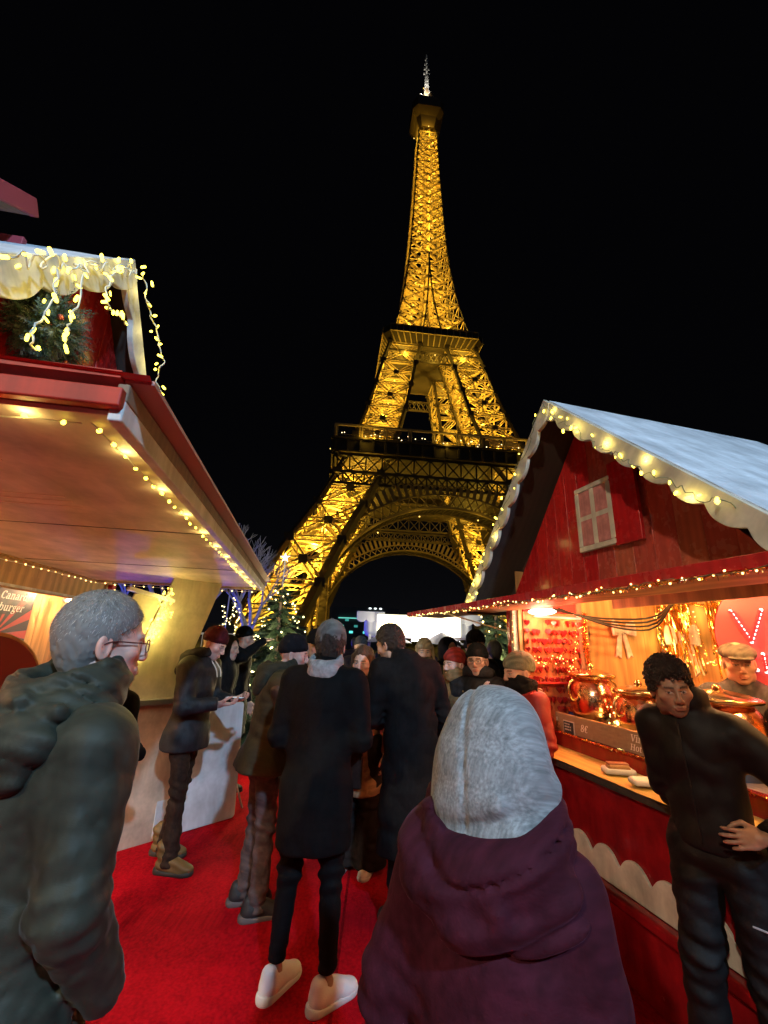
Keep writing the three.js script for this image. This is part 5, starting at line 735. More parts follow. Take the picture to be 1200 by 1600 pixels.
    F.clip((x, y, z) => hem + .012 * nz(x * 6, 3, z * 6) - y, .012);
    for (const i of [0, 1]) { const dirw = J.W[i].clone().sub(J.E[i]).normalize(), wr = J.W[i].clone().addScaledVector(dirw, T0.cuff ?? .012); F.each(wr.toArray().map((v) => v - .11), wr.toArray().map((v) => v + .11), (x, y, z, f) => { const q = (x - wr.x) * dirw.x + (y - wr.y) * dirw.y + (z - wr.z) * dirw.z, rad = Math.hypot(x - wr.x, y - wr.y, z - wr.z); return rad < .1 && q > -.02 ? Math.max(f, q) : f; }); }
    if (T0.collar) F.add(ring(J.neck.clone().add(V(0, T0.collar === 2 ? .05 : .03, .008)), [.076 * s, .078 * s], .020, [V(1, 0, 0), V(0, .96, -.28), V(0, .28, .96)], T0.collar === 2 ? 2.6 : 1.7), .015);
    if (T0.post) T0.post(F, J, s);
    const top = part(T0.name || 'coat', F.mesh(), T0.mat || cloth(T0.c, T0), t); J.top = top; }
  // hood lying on the back
  if (S.hoodDown) { const h = S.hoodDown, F = new Field([-.3, 1.1 * s, -.34], [.3, 1.72 * s, .22], h.cell ?? c), n = J.neck; F.add(ring(n.clone().add(V(0, .02, -.02)), [.112, .115], .034, [V(1, 0, 0), V(0, .94, -.34), V(0, .34, .94)], 1.5), 0).add(ell(n.clone().add(V(0, -.05, -.13)), [.13, .13, .055], [V(1, 0, 0), V(0, .94, .34), V(0, -.34, .94)]), .05).disp(fold(.012, 7, 9, 7, 2), .05); part('hood', F.mesh(), h.mat || cloth(h.c, h), t); }
  if (S.hoodUp) { const h = S.hoodUp, F = new Field([-.2, -.32, -.2], [.2, .22, .2], h.cell ?? .01); F.add(ell([0, .03, -.025], [.105, .135, .125]), 0).add(cap([0, -.08, -.03], [0, -.24, -.04], .10, .12), .06).disp(fold(.008, 9, 9, 9, 1), .04).sub(ell([0, -.01, .1], [.073, .115, .09]), .015); const m = part('hood', F.mesh(), h.mat || cloth(h.c, h), t); m.applyMatrix4(HM); }
  if (S.scarf) { const F = new Field([-.25, 1.0, -.25], [.25, 1.75, .3], .011), n = J.neck; F.add(ring(n.clone().add(V(0, .045, .012)), [.085, .09], .034, [V(1, 0, 0), V(0, .96, -.25), V(0, .25, .96)], 1.9), 0); if (S.scarf.tail) F.add(cap(n.clone().add(V(.05, 0, .13)), n.clone().add(V(.07, -.35, .17)), .045, .05), .03); F.disp(fold(.01, 10, 16, 10, 5), .05); if (S.scarf.fur) F.disp((x, y, z) => .012 * nz(x * 55, y * 55, z * 55), .05); part(S.scarf.fur ? 'fur_collar' : 'scarf', F.mesh(), cloth(S.scarf.c, { bs: .006 }), t); }
  if (S.hair) { const m = part('hair', shellHair(S.hair.kind, S.hair.cell ?? .008, S.hair.amp ?? .004, S.hair.fr ?? 60), std(...S.hair.c, .55, { bumpMap: rep(T.felt, 12), bumpScale: .004 }), t); m.applyMatrix4(HM); }
  if (S.hat) { const m = part(S.hat.kind === 'cap' || S.hat.kind === 'flat' ? 'cap' : 'beanie', hatGeo(S.hat.kind, S.hat.cell), cloth(S.hat.c, { tex: S.hat.kind === 'beanie' ? T.knit : T.weave, rep: 5, bs: .003 }), t); m.applyMatrix4(HM); if (S.hat.dy) m.position.y += S.hat.dy; }
  if (S.glasses) { const gl = new THREE.Group(); gl.name = 'glasses'; t.add(gl); gl.applyMatrix4(HM); const fm = std(...(S.glasses.c || [.06, .025, .02]), .3), fr = []; for (const k of [-1, 1]) { const o = []; for (let i = 0; i <= 20; i++) { const a = i / 20 * 6.2832; o.push([k * .033 + Math.sign(Math.cos(a)) * Math.pow(Math.abs(Math.cos(a)), .7) * .024, .0 + Math.sign(Math.sin(a)) * Math.pow(Math.abs(Math.sin(a)), .7) * .017, .112 - Math.abs(k * .033 + Math.cos(a) * .024) * .12]); } fr.push(tube(o, .0019, 40, 5)); fr.push(tube([[k * .058, .006, .104], [k * .078, .008, .06], [k * .087, .006, -.005], [k * .085, -.018, -.035]], .0019, 16, 5)); part('lens', put(new THREE.CircleGeometry(.02, 20), [k * .033, 0, .1075], [0, k * .12, 0], [1.15, .82, 1]), phys(1, 1, 1, .03, { transmission: 1, thickness: 0, ior: 1.45 }), gl); } fr.push(tube([[-.011, .004, .111], [0, .007, .113], [.011, .004, .111]], .0018, 8, 5)); part('glasses_frame', fr, fm, gl); }
  if (S.extra) S.extra(t, J, HM, s);
  return t;
}
const PI = Math.PI, dark = [.007, .007, .0085], nav = [.010, .011, .017];
const blackWool = cloth([.0055, .0055, .006], { bs: .003 });
// grey haired man in the green parka, left foreground
person({ label: 'grey haired man in glasses and green hooded parka standing in the left foreground', at: [-.825, -1.19], yaw: 2.62, H: 1.775, cell: .0085, hcell: .0038, tone: [.62, .38, .31], hy: -.30, hp: .02, head: [0, .15, .06], lean: [.0, .06], sw: .185, brow: [.3, .29, .28], bulk: 1.08, nose: .6, arms: [{ e: [.065, -.275, -.03], w: [.03, -.48, .10], hide: 1 }, { e: [.06, -.275, -.03], w: [.02, -.48, .10], hide: 1 }],
  top: { name: 'parka', hem: .74, sleeve: 1.12, w: 1.06, mat: phys(.044, .050, .037, .6, { bumpMap: rep(T.weave, 14), bumpScale: .0003, specularIntensity: .5, map: rep(T.feltc, .8), sheen: .3, sheenRoughness: .5, sheenColor: new THREE.Color(.4, .42, .38) }), fold: .008, fx: 5, fy: 3,
    post: (F, J) => F.disp((x, y, z) => { const k = clamp((1.5 - y) / .1, 0, 1), m = .5 + .5 * nz(x * 4 + 3, y * 3, z * 4); return k * (.0042 * m * (ridge(x * 7 + y * 6, y * 16 + x * 6, z * 7) - .45) + .0045 * (ridge(x * 10 + y * 3, y * 6, z * 10) - .45) + .0035 * groove(x * 8 + y * 4, y * 7 + x * 4, z * 8, .1) + .0025 * groove(x * 13, y * 14 + x * 7, z * 13 + 3, .1)); }, .05) },
  hoodDown: null, legs: { c: [.02, .021, .026], w: 1.05 }, shoes: { c: [.03, .02, .015] }, glasses: { c: [.10, .02, .015] },
  extra: (t, J, HM) => {
    const F = new Field([-.3, 1.2, -.36], [.3, 1.74, .24], .0085), n = J.neck, B = [V(1, 0, 0), V(0, .95, -.31), V(0, .31, .95)];
    F.add(ring(n.clone().add(V(0, .075, .0)), [.098, .105], .026, B, 1.3), 0).add(ring(n.clone().add(V(0, .035, -.012)), [.122, .125], .030, B, 1.1), .012).add(ring(n.clone().add(V(0, -.012, -.03)), [.140, .137], .031, B, 1.1), .012).add(ell(n.clone().add(V(0, -.06, -.115)), [.19, .085, .085], B), .03).add(ell(n.clone().add(V(.01, -.115, -.13)), [.172, .06, .062], B), .016);
    for (const [x0, y0, z0, x1, y1, z1, r] of [[-.16, .01, -.09, .05, -.035, -.20, .02], [.15, .02, -.08, -.02, -.07, -.215, .018], [-.17, -.05, -.10, .10, -.09, -.20, .018], [.1, .06, -.09, -.09, .03, -.14, .018], [.13, -.03, -.14, .02, -.13, -.20, .016]]) F.add(cap(n.clone().add(V(x0, y0, z0)), n.clone().add(V(x1, y1, z1)), r, r * .8), .022);
    F.disp((x, y, z) => { const q = y + .35 * z; return .006 * (ridge(x * 5, q * 22, z * 5 + 4) - .5) + .003 * nz(x * 18, q * 34, z * 18) + .007 * groove(x * 5 + 1, q * 17, z * 5, .09); }, .06); const m = part('hood', F.mesh(), J.top.material, t);
    // hair: a close cap of grey under several thousand short strands that swirl from the crown
    const base = part('hair', shellHair('short', .006, .004, 50), std(.17, .167, .16, .7), t); base.applyMatrix4(HM);
    const L = [[], [], []]; for (let i = 0; i < 9000; i++) { const e = Math.acos(rr(-.75, 1)), a = rr(0, 6.283), d = V(Math.sin(e) * Math.cos(a), Math.cos(e), Math.sin(e) * Math.sin(a)), p = V(d.x * .083, .043 + d.y * .103, -.016 + d.z * .105); if (p.y < .0) { p.z = Math.min(p.z, -.0) - 0; }
      if ((p.z - .086) * .748 - (p.y - .08) * .665 > 0 || p.y < -.075 || (p.z > .024 + Math.max(0, p.y - .03) * 2.2 && p.y < .06)) continue;
      const cr = V(.005, .143, -.05), out = p.clone().sub(cr), flow = out.clone().addScaledVector(d, -out.dot(d)).normalize().add(V(rr(-.5, .5), rr(-.3, .3), rr(-.5, .5))).add(d.clone().cross(V(0, 1, 0)).multiplyScalar(.5)).normalize(), len = rr(.012, .026) * (p.y < .02 ? .6 : 1), w = flow.clone().cross(d).normalize().multiplyScalar(.00055);
      const r0 = p.clone().addScaledVector(d, -.002), r1 = p.clone().addScaledVector(flow, len * .55).addScaledVector(d, .0055), r2 = p.clone().addScaledVector(flow, len).addScaledVector(d, .0035); const g = new THREE.BufferGeometry().setFromPoints([r0.clone().add(w), r0.clone().sub(w), r1.clone().add(w), r1.clone().add(w), r0.clone().sub(w), r1.clone().sub(w), r1.clone().add(w), r1.clone().sub(w), r2]); g.computeVertexNormals(); L[Math.floor(rnd() * 3)].push(g); }
    L.forEach((q, k) => { const m2 = part('hair_strand', q, std(...[[.14, .137, .13], [.28, .275, .265], [.46, .45, .435]][k], .45), t); m2.userData.kind = 'stuff'; m2.applyMatrix4(HM); }); } });
// woman in the grey hood and burgundy coat, centre foreground
person({ label: 'person seen from behind in pale grey hood and burgundy coat, centre foreground', at: [.238, -1.0], yaw: 2.80, H: 1.53, cell: .0085, f: 1, hcell: .006, tone: [.6, .36, .28], head: [0, .15, .055], hr: .1, sw: .15, lean: [0, .05], bulk: .92,
  arms: [{ e: [.06, -.26, .0], w: [.05, -.46, .12] }, { e: [.10, -.25, .02], w: [.11, -.45, .10] }],
  top: { hem: .55, w: 1.02, sleeve: 1.1, flare: 1.25, mat: cloth([.060, .010, .022], { bs: .002, rep: 3, sc: [.4, .15, .25], sheen: .3 }), fold: .010, fx: 5, fy: 5 }, legs: { c: [.02, .02, .025] }, shoes: { c: [.02, .02, .02] },
  extra: (t, J, HM) => {
    const n = J.neck, B = [V(1, 0, 0), V(0, .93, -.37), V(0, .37, .93)], F = new Field([-.32, 1.02, -.34], [.32, 1.62, .26], .0085);
    F.add(ring(n.clone().add(V(0, .035, -.015)), [.118, .12], .042, B, 1.5), 0).add(ell(n.clone().add(V(0, -.035, -.075)), [.16, .10, .07], B), .03).add(ring(n.clone().add(V(.02, -.02, -.02)), [.145, .13], .03, [V(.98, .2, 0), V(-.2, .93, -.3), V(0, .3, .95)], 1.6), .02);
    for (const [x0, y0, z0, x1, y1, z1, r] of [[.135, .055, -.03, -.02, -.03, -.17, .026], [.12, .075, .03, .12, .02, -.1, .026]]) F.add(cap(n.clone().add(V(x0, y0, z0)), n.clone().add(V(x1, y1, z1)), r, r * .7), .02);
    F.disp((x, y, z) => { const q = y + .35 * x; return .020 * (ridge(x * 2.4, q * 13, z * 2.4) - .5) + .005 * (ridge(x * 6 + 3, q * 24, z * 6) - .5) + .009 * groove(x * 4, q * 12 + 2, z * 4, .08); }, .06); part('coat_hood', F.mesh(), J.top.material, t);
    const H = new Field([-.2, -.3, -.22], [.2, .24, .2], .0065);
    H.add(ell([0, .035, -.02], [.112, .128, .132]), 0).add(ell([0, -.02, -.06], [.118, .125, .105]), .05).add(ell([0, -.085, -.035], [.125, .085, .115]), .05).add(ell([0, .105, -.03], [.075, .06, .095]), .05);
    H.disp((x, y, z) => { const b = Math.exp(-((y + .11) ** 2) / .006); return .018 * b * (ridge(x * 4 + 2, y * 12 + x * 5, z * 4) - .5) + .010 * b * groove(x * 4, y * 13 + x * 6, z * 4 + 1, .1) + .0025 * nz(x * 8, y * 7, z * 8) + .009 * Math.exp(-((x - .042 - .01 * Math.sin(y * 14)) ** 2) / .000016) * (z < .02 && y > -.08 ? 1 : 0); }, .05);
    H.sub(ell([0, -.005, .125], [.082, .115, .09]), .012); for (const [x0, y0, z0, x1, y1, z1, r] of [[.10, -.10, -.09, -.06, -.065, -.155, .020], [.085, -.055, -.12, -.02, -.015, -.165, .015], [-.115, -.05, -.07, -.02, -.125, -.14, .022], [-.12, .0, -.05, -.075, -.06, -.13, .016], [.11, -.135, -.06, .0, -.155, -.13, .018]]) H.add(cap([x0, y0, z0], [x1, y1, z1], r, r * .75), .028);
    const mt = cloth([.31, .33, .345], { bs: .0022, rep: 3.2, mrep: 5, sheen: .5, sc: [.8, .85, .9] }); const m = part('hood', H.mesh(), mt, t); m.applyMatrix4(HM);
    const rim = []; for (let i = 0; i <= 26; i++) { const a = -1.05 + i / 26 * (PI + 2.1); rim.push([Math.cos(a) * .097, .01 + Math.sin(a) * .138, .056 + .012 * Math.sin(a * 2)]); } part('hood_seam', tube(rim, .005, 60, 6), mt, t).applyMatrix4(HM);
    part('toggle', tube([[.1, .0, .09], [.11, -.05, .1], [.1, -.09, .1]].map((p) => n.clone().add(V(...p))), .006, 10, 6), M.steel, t); } });
// man in black at the stall, right foreground
person({ label: 'dark curly haired man in black jacket with hand on hip, right foreground', at: [1.46, -2.13], yaw: -.92, H: 1.69, sw: .165, hs: .93, cell: .0085, hcell: .0042, tone: [.34, .19, .12], hy: .62, hp: .16, hr: .10, head: [-.03, .10, .075], handS: .88, lean: [-.05, .05], brow: [.015, .01, .008], beard: 1, bulk: .88, look: .0025,
  arms: [{ e: [.0, -.28, -.06], w: [-.05, -.46, -.15], curl: .5 }, { e: [.21, -.24, -.06], w: [.09, -.335, .15], dir: [-.72, -.1, .68], palm: [-.5, -.2, -.84], curl: .5, spread: .12, thumb: .7 }],
  top: { name: 'jacket', hem: .90, c: [.010, .010, .013], collar: 2, fold: .010, sleeve: 1.06, mat: cloth([.0045, .004, .006], { rough: .62, tex: T.weave, rep: 12, bs: .0008, sheen: .02 }), cuff: .0 }, legs: { c: [.0035, .003, .004], w: 1.25, ankle: .06, fold: .011, rough: .7 }, shoes: { c: [.02, .02, .02], kind: 'boot' }, feet: [[-.13, 0, .02], [.14, 0, -.02]], hair: { kind: 'curly', c: [.013, .009, .008], amp: .013, fr: 38, cell: .006 },
  extra: (t, J, HM) => { part('jacket_zip', beam(J.neck.clone().add(V(-.01, -.02, .11)), J.hip.clone().add(V(0, .05, .158)), .006, .004), std(.05, .05, .055, .3, { metalness: .8 }), t); const cu = []; for (let i = 0; i < 800; i++) { const e = Math.acos(rr(-.35, 1)), a = rr(0, 6.283), d = V(Math.sin(e) * Math.cos(a), Math.cos(e), Math.sin(e) * Math.sin(a)), p = V(d.x * .094, .046 + d.y * .112, -.014 + d.z * .115); if ((p.z - .105) * .748 - (p.y - .085) * .665 > .014 * rnd()) continue; cu.push(put(new THREE.TorusGeometry(rr(.007, .013), .0028, 4, 7, 4.6), p.toArray(), [rr(0, 6), rr(0, 6), rr(0, 6)])); } const cm = part('hair_curl', cu, std(.014, .01, .009, .5), t); cm.userData.kind = 'stuff'; cm.applyMatrix4(HM);  part('sleeve_badge', put(new THREE.CircleGeometry(.016, 16), J.S[1].clone().lerp(J.E[1], .75).add(V(.045, .02, .05)).toArray(), [0, .6, 0]), std(.06, .02, .03, .6), t); part('reflective_tab', rbox(.05, .006, .004, .001, [.13, .70, .10]), std(.4, .4, .42, .4), t); } });
// man in the long black coat, centre
person({ label: 'tall man seen from behind in long black coat, grey cap and white trainers', at: [-.315, -2.68], yaw: PI - .12, H: 1.80, sw: .178, cell: .011, hcell: .006, head: [-.01, .12, .06], lean: [.0, .03], tone: [.45, .27, .2], feet: [[-.12, 0, -.02], [.15, 0, .02]], hair: { kind: 'short', c: [.02, .014, .01], cell: .006, amp: .008, fr: 45 }, hat: { kind: 'cap', c: [.2, .2, .19] },
  arms: [{ e: [.05, -.28, -.02], w: [-.04, -.33, .2] }, { e: [.05, -.28, -.02], w: [-.04, -.33, .2] }],
  top: { hem: .64, c: [.006, .006, .007], flare: 1.0, fold: .007, mat: blackWool, w: 1.0, sleeve: .98 }, legs: { c: [.006, .006, .007], w: .95, ankle: .045, hem: .05, fold: .005, hem2: .09 }, shoes: { c: [.78, .74, .72], sole: [.66, .65, .64], laces: true, yaw: [-.73, -.4], k: .95, cell: .006 },
  extra: (t, J) => { const F = new Field([-.25, 1.35, -.25], [.25, 1.75, .25], .008), n = J.neck; F.add(ring(n.clone().add(V(0, .035, .0)), [.083, .088], .023, [V(1, 0, 0), V(0, .95, -.3), V(0, .3, .95)], 1.6), 0).add(ell(n.clone().add(V(0, -.02, -.08)), [.085, .06, .035]), .04).disp((x, y, z) => .004 * nz(x * 30, y * 30, z * 30), .04); part('hoodie_collar', F.mesh(), cloth([.5, .48, .46], { bs: .004 }), t); } });
// man with the dark beanie and olive jacket
person({ label: 'man in black beanie, olive brown jacket and grey trousers beside the long black coat', at: [-.77, -3.38], yaw: 1.95, H: 1.72, cell: .012, tone: [.62, .38, .31], beard: 2, hp: .12, hy: -.25, head: [0, .115, .08], lean: [0, .10], bulk: 1.06, feet: [[-.1, 0, .02], [.1, 0, -.04]],
  arms: [{ e: [.05, -.27, .06], w: [-.02, -.38, .27] }, { e: [.05, -.27, .06], w: [-.02, -.38, .27] }], hat: { kind: 'beanie', c: [.012, .013, .018] },
  top: { name: 'jacket', hem: .82, mat: cloth([.058, .048, .022], { rough: .7, bs: .002 }), w: 1.08, sleeve: 1.1, fold: .013, flare: 1.15 }, hoodDown: { c: [.05, .05, .035] }, legs: { c: [.12, .085, .085], w: 1.05, fold: .012, ankle: .056, hem: -.03 }, shoes: { c: [.018, .018, .02], sole: [.1, .08, .08], mark: true },
  extra: (t, J) => { const F = new Field([-.5, .75, -.4], [.1, 1.5, .5], .011); F.add(cap(J.S[0].clone().add(V(0, -.04, 0)), J.E[0], .093, .083), 0).add(cap(J.E[0], J.W[0].clone().lerp(J.E[0], .25), .08, .072), .02).disp(fold2(.01, 9, 9, 9), .05); part('leather_sleeve', F.mesh(), std(.035, .018, .014, .5, { bumpMap: rep(T.wear, 4), bumpScale: .004 }), t); } });
// man with phone
person({ label: 'man in burgundy beanie and dark grey jacket looking down at his phone', at: [-1.56, -3.93], yaw: 1.45, H: 1.78, cell: .012, tone: [.62, .4, .33], beard: 2, hp: .42, head: [0, .11, .085], lean: [0, .07], hat: { kind: 'beanie', c: [.075, .010, .018] }, feet: [[-.13, 0, .08], [.12, 0, -.12]],
  arms: [{ e: [.05, -.28, .03], w: [-.05, -.27, .25], dir: [-.35, .05, 1], palm: [-.1, 1, .1], curl: .55, thumb: .9 }, { e: [.05, -.28, .03], w: [-.05, -.265, .25], dir: [-.35, .08, 1], palm: [-.1, 1, .1], curl: .6, thumb: .9 }],
  top: { name: 'jacket', hem: .80, mat: cloth([.030, .032, .036], { rough: .6, tex: T.weave, rep: 4, bs: .0012 }), w: 1.04, sleeve: 1.08, fold: .012, flare: .98 }, hoodDown: { c: [.028, .03, .033] }, legs: { c: [.05, .028, .018], w: .98, fold: .012, ankle: .062, hem: -.055 }, shoes: { c: [.16, .09, .025], kind: 'boot', sole: [.04, .03, .02] },
  extra: (t, J) => { for (const k of [-1, 1]) part('drawstring', tube([J.neck.clone().add(V(k * .03, -.02, .10)), J.neck.clone().add(V(k * .035, -.09, .155)), J.neck.clone().add(V(k * .03, -.15, .17))], .005, 8, 5), std(.6, .6, .6, .6), t); const m = J.W[0].clone().add(J.W[1]).multiplyScalar(.5).add(V(0, .035, .085)).applyAxisAngle(V(0, 1, 0), 1.45).add(V(-1.56, 0, -3.93)); const p = thing('phone', 'dark phone held in both hands of the man in the burgundy beanie', 'phone', m.toArray(), 1.45); part('phone_case', rbox(.072, .009, .15, .004), M.black, p); part('screen', box(.064, .001, .138, [0, .0052, 0]), glow(.5, .6, .7, .6), p); } });
person({ label: 'bearded man with dark hood up behind the man looking at his phone', at: [-1.72, -5.05], yaw: 1.35, H: 1.68, far: 1, cell: .017, tone: [.5, .33, .27], beard: 2, hood: 1, hoodUp: { c: [.018, .018, .02], cell: .011 }, top: { name: 'jacket', hem: .75, c: [.016, .016, .018] }, legs: { c: [.015, .015, .018] }, shoes: { c: [.02, .02, .02] } });
person({ label: 'person in black beanie and black coat shading the eyes with a raised hand', at: [-1.70, -5.5], yaw: 1.5, H: 1.80, far: 1, cell: .017, hat: { kind: 'beanie', c: dark }, arms: [{ e: [.16, .02, .18], w: [-.08, .2, .30], dir: [-.9, .1, .3], palm: [0, -1, 0], curl: .15 }, { e: [.05, -.28, 0], w: [.05, -.5, .08] }], top: { hem: .6, c: [.009, .009, .010] }, legs: { c: dark }, shoes: { c: dark } });
person({ label: 'person in long black coat half hidden behind the grey haired man', at: [-1.72, -2.98], yaw: 2.6, H: 1.58, cell: .015, arms: [{ e: [.05, -.27, .05], w: [-.03, -.36, .2], hide: 1 }, { e: [.05, -.27, .05], w: [-.03, -.36, .2], hide: 1 }], hair: { kind: 'short', c: [.03, .02, .015] }, top: { hem: .50, mat: blackWool, w: 1.05, flare: 1.1 }, legs: { c: dark }, shoes: { c: dark } });
person({ label: 'woman with brown wavy hair in open camel coat behind the long black coat', at: [-.12, -3.95], yaw: -.28, H: 1.63, f: 1, cell: .013, hcell: .005, tone: [.66, .42, .33], brow: [.1, .06, .04], hp: .05, hair: { kind: 'long', c: [.085, .038, .018] }, top: { hem: .52, mat: cloth([.36, .22, .125], { bs: .003 }), flare: 1.12, w: .95, fold: .009 }, legs: { c: [.02, .017, .018], w: 1.5, ankle: .1, hem: .0, fold: .014 }, shoes: { c: [.6, .55, .5], sole: [.6, .55, .5] },
  extra: (t, J) => { part('dress_front', put(rbox(.10, .82, .03, .012, [0, 0, 0]), [J.hip.x + .02, 1.0, J.hip.z + .155], [-.05, 0, 0]), cloth([.03, .018, .016]), t); part('scarf', [tube([J.neck.clone().add(V(-.06, .02, .06)), J.neck.clone().add(V(-.05, -.1, .13)), J.neck.clone().add(V(-.045, -.45, .165))], .026, 14, 7), tube([J.neck.clone().add(V(.06, .02, .06)), J.neck.clone().add(V(.05, -.1, .13)), J.neck.clone().add(V(.06, -.5, .165))], .026, 14, 7)], cloth([.5, .4, .3]), t); } });
person({ label: 'tall dark haired man in long black coat bending over, holding a red cup', at: [.25, -3.24], yaw: PI + .42, H: 1.86, cell: .012, hcell: .006, tone: [.5, .3, .22], beard: 1, hp: .28, hr: -.12, hy: .5, head: [.07, .095, .10], lean: [.06, .12], hair: { kind: 'short', c: [.022, .013, .009], cell: .006, amp: .009, fr: 36 },
  arms: [{ e: [.10, -.29, -.02], w: [.10, -.46, .17], dir: [.2, -.35, 1], palm: [-1, 0, 0], curl: .62, thumb: .8 }, { e: [.05, -.28, 0], w: [-.1, -.36, .2] }], top: { hem: .42, mat: cloth([.009, .008, .0085], { bs: .003 }), flare: 1.2, fold: .012, collar: 1, w: 1.04 }, legs: { c: dark }, shoes: { c: dark },
  extra: (t, J) => { const m = J.W[0].clone().add(V(0, -.015, .085).applyAxisAngle(V(0, 1, 0), .2)).applyAxisAngle(V(0, 1, 0), PI + .42).add(V(.25, 0, -3.24)); const p = thing('paper_cup', 'red paper cup held low by the tall man in the long black coat', 'cup', m.toArray()); part('cup_body', put(new THREE.CylinderGeometry(.036, .027, .095, 20), [0, -.02, 0]), std(.4, .02, .02, .5), p); part('cup_rim', put(new THREE.TorusGeometry(.036, .0025, 6, 24), [0, .028, 0], [PI / 2, 0, 0]), std(.6, .5, .45, .5), p); } });
person({ label: 'man in dark cap whose face shows left of the grey cap', at: [-.62, -4.3], yaw: .5, H: 1.76, far: 1, cell: .017, tone: [.5, .3, .22], hat: { kind: 'cap', c: dark }, top: { name: 'jacket', hem: .8, c: dark }, legs: { c: dark }, shoes: { c: dark } });
person({ label: 'blonde woman in cream beanie, scarf and olive coat facing the viewer', at: [.49, -4.9], yaw: -.05, H: 1.72, f: 1, far: 1, cell: .016, hcell: .006, tone: [.62, .4, .3], hat: { kind: 'slouch', c: [.5, .42, .27] }, hair: { kind: 'long', c: [.32, .22, .1] }, scarf: { c: [.2, .16, .1], tail: 1 }, top: { hem: .7, c: [.05, .048, .028] }, legs: { c: dark }, shoes: { c: dark } });
person({ label: 'person in dark navy hood behind the cream beanie', at: [.80, -5.4], yaw: .6, H: 1.75, far: 1, cell: .018, hoodUp: { c: [.012, .012, .03], cell: .012 }, top: { name: 'jacket', hem: .8, c: [.012, .011, .02] }, legs: { c: dark }, shoes: { c: dark } });
person({ label: 'woman in red beanie and tan padded coat with scarf over her mouth', at: [.72, -4.1], yaw: -1.0, H: 1.63, f: 1, cell: .013, hcell: .0055, tone: [.6, .38, .3], hat: { kind: 'beanie', c: [.42, .045, .03] }, scarf: { c: [.26, .17, .08] }, arms: [{ e: [.06, -.26, .05], w: [-.03, -.24, .22], curl: .5 }, { e: [.08, -.26, .05], w: [-.03, -.28, .22], curl: .5 }], glove: [.3, .19, .09], top: { hem: .6, mat: cloth([.30, .185, .08], { bs: .008, rep: 3 }), w: 1.12, sleeve: 1.15, fold: .012 }, legs: { c: dark }, shoes: { c: dark } });
person({ label: 'man in black beanie with short grey beard and glasses reaching toward the red jacket', at: [.87, -3.95], yaw: -.45, H: 1.68, cell: .013, hcell: .005, tone: [.58, .35, .26], beard: 2, hat: { kind: 'slouch', c: [.018, .018, .019] }, glasses: { c: [.03, .02, .02] }, hr: .05, arms: [{ e: [.06, -.27, 0], w: [.05, -.5, .07] }, { e: [.14, -.13, .11], w: [.24, .0, .28], dir: [.8, .1, .55], palm: [.2, -.5, -.8], curl: .5 }], top: { name: 'jacket', hem: .8, c: [.028, .028, .031] }, hoodDown: { c: [.035, .035, .04] }, legs: { c: dark }, shoes: { c: dark } });
person({ label: 'person in fluffy dark bobble hat behind the man with the short grey beard', at: [1.0, -4.75], yaw: .3, H: 1.82, far: 1, cell: .017, hat: { kind: 'pom', c: [.014, .012, .018] }, top: { name: 'jacket', hem: .75, c: dark }, legs: { c: dark }, shoes: { c: dark } });
person({ label: 'woman in pale green beanie, black fur collar and red jacket at the counter end', at: [1.085, -3.42], yaw: -1.25, H: 1.62, f: 1, cell: .012, hcell: .005, tone: [.62, .36, .25], hp: .1, hat: { kind: 'slouch', c: [.32, .31, .2] }, scarf: { c: [.012, .011, .012], fur: 1 }, arms: [{ e: [.07, -.24, .12], w: [-.06, -.02, .24], dir: [-.4, .7, .4], palm: [-.2, .2, -1], curl: .55 }, { e: [.07, -.27, .0], w: [.03, -.46, .12] }], top: { name: 'jacket', hem: .78, mat: std(.30, .018, .016, .6, { bumpMap: rep(T.wear, 3), bumpScale: .003 }), w: .98, sleeve: 1.0, fold: .014 }, legs: { c: dark }, shoes: { c: dark } });
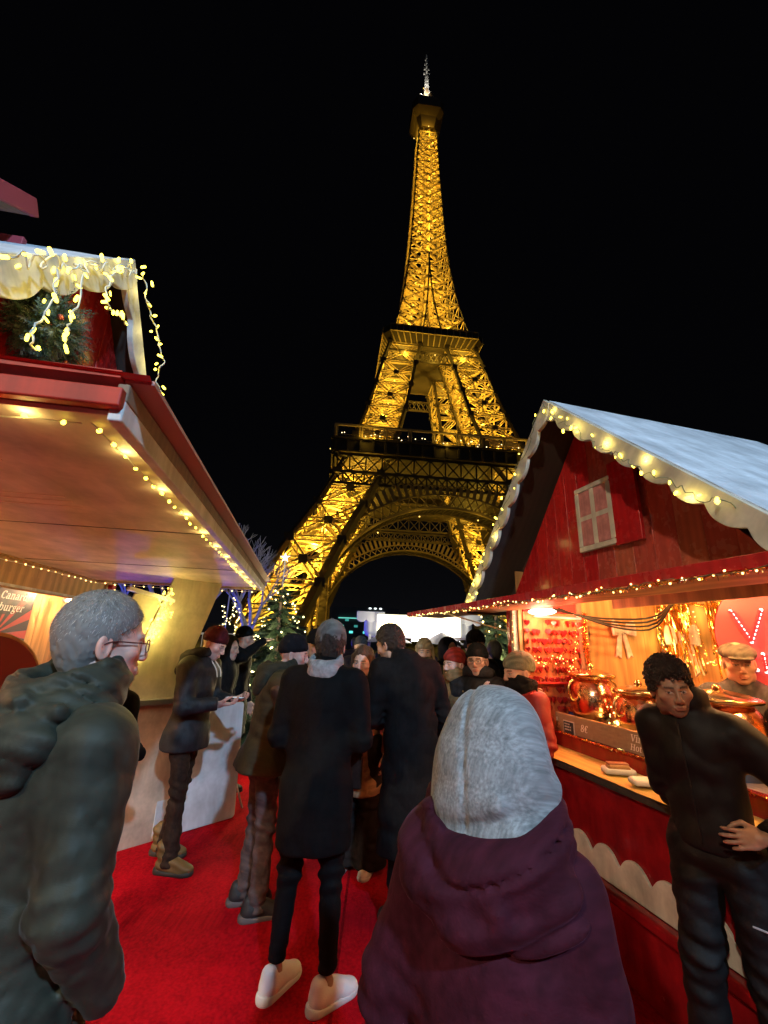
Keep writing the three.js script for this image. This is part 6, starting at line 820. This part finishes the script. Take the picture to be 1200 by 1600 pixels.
{ const p = RW(1.02, 0, .10); person({ label: 'seller in flat tweed cap standing inside the stall behind the largest pot', at: [p.x, p.z], yaw: -.55, H: 1.76, cell: .013, hcell: .005, tone: [.6, .36, .25], hp: .1, hat: { kind: 'flat', c: [.16, .14, .11] }, top: { name: 'jacket', hem: .8, c: [.10, .10, .11] }, legs: { c: dark }, shoes: { c: dark } }); }
{ const p = RW(.98, 0, -.30); person({ label: 'dark haired seller in black at the right edge, beside the flat cap', at: [p.x + .02, p.z + .02], yaw: -.9, H: 1.66, cell: .016, tone: [.45, .27, .2], hair: { kind: 'short', c: [.015, .01, .008] }, top: { name: 'jacket', hem: .8, c: dark }, legs: { c: dark }, shoes: { c: dark } }); }
// a few figures farther back
[[-.28, -6.6, .2, 1.74, 'dark figure in grey hat far behind the woman in the camel coat', 'beanie', [.08, .08, .09]], [.35, -8.2, 2.6, 1.78, 'dark haired figure far back in front of the kiosk, left', null], [1.0, -9.4, -.6, 1.7, 'figure in a dark hood far back in front of the kiosk', 'hood'], [1.5, -7.6, 1.9, 1.76, 'dark figure beside the far lit tree', 'beanie', [.02, .02, .02]], [1.45, -5.6, 3.3, 1.74, 'dark haired figure under the end of the right canopy', null], [.15, -11, .4, 1.7, 'small dark figure farthest back by the kiosk umbrellas', 'pom', [.03, .03, .06]], [-1.0, -5.8, .9, 1.7, 'figure with dark cap standing before the lit christmas tree', 'cap', [.03, .03, .03]], [2.0, -11.5, -.3, 1.75, 'small dark figure at the right corner of the kiosk', 'beanie', [.03, .02, .02]], [-.55, -10, 2.9, 1.75, 'small dark figure left of the kiosk', null]].forEach(([x, z, yaw, H, label, hat, c]) =>
  person({ label, at: [x, z], yaw, H, far: 1, cell: .02, tone: [.5, .32, .25], hat: hat && hat !== 'hood' ? { kind: hat, c } : null, hoodUp: hat === 'hood' ? { c: [.02, .02, .025], cell: .013 } : null, hair: hat ? null : { kind: 'short', c: [.02, .014, .01], cell: .01 }, top: { name: 'jacket', hem: .75, c: [.014 + rnd() * .02, .013 + rnd() * .014, .016 + rnd() * .02] }, legs: { c: dark }, shoes: { c: dark } }));
renderer.render(scene, camera);
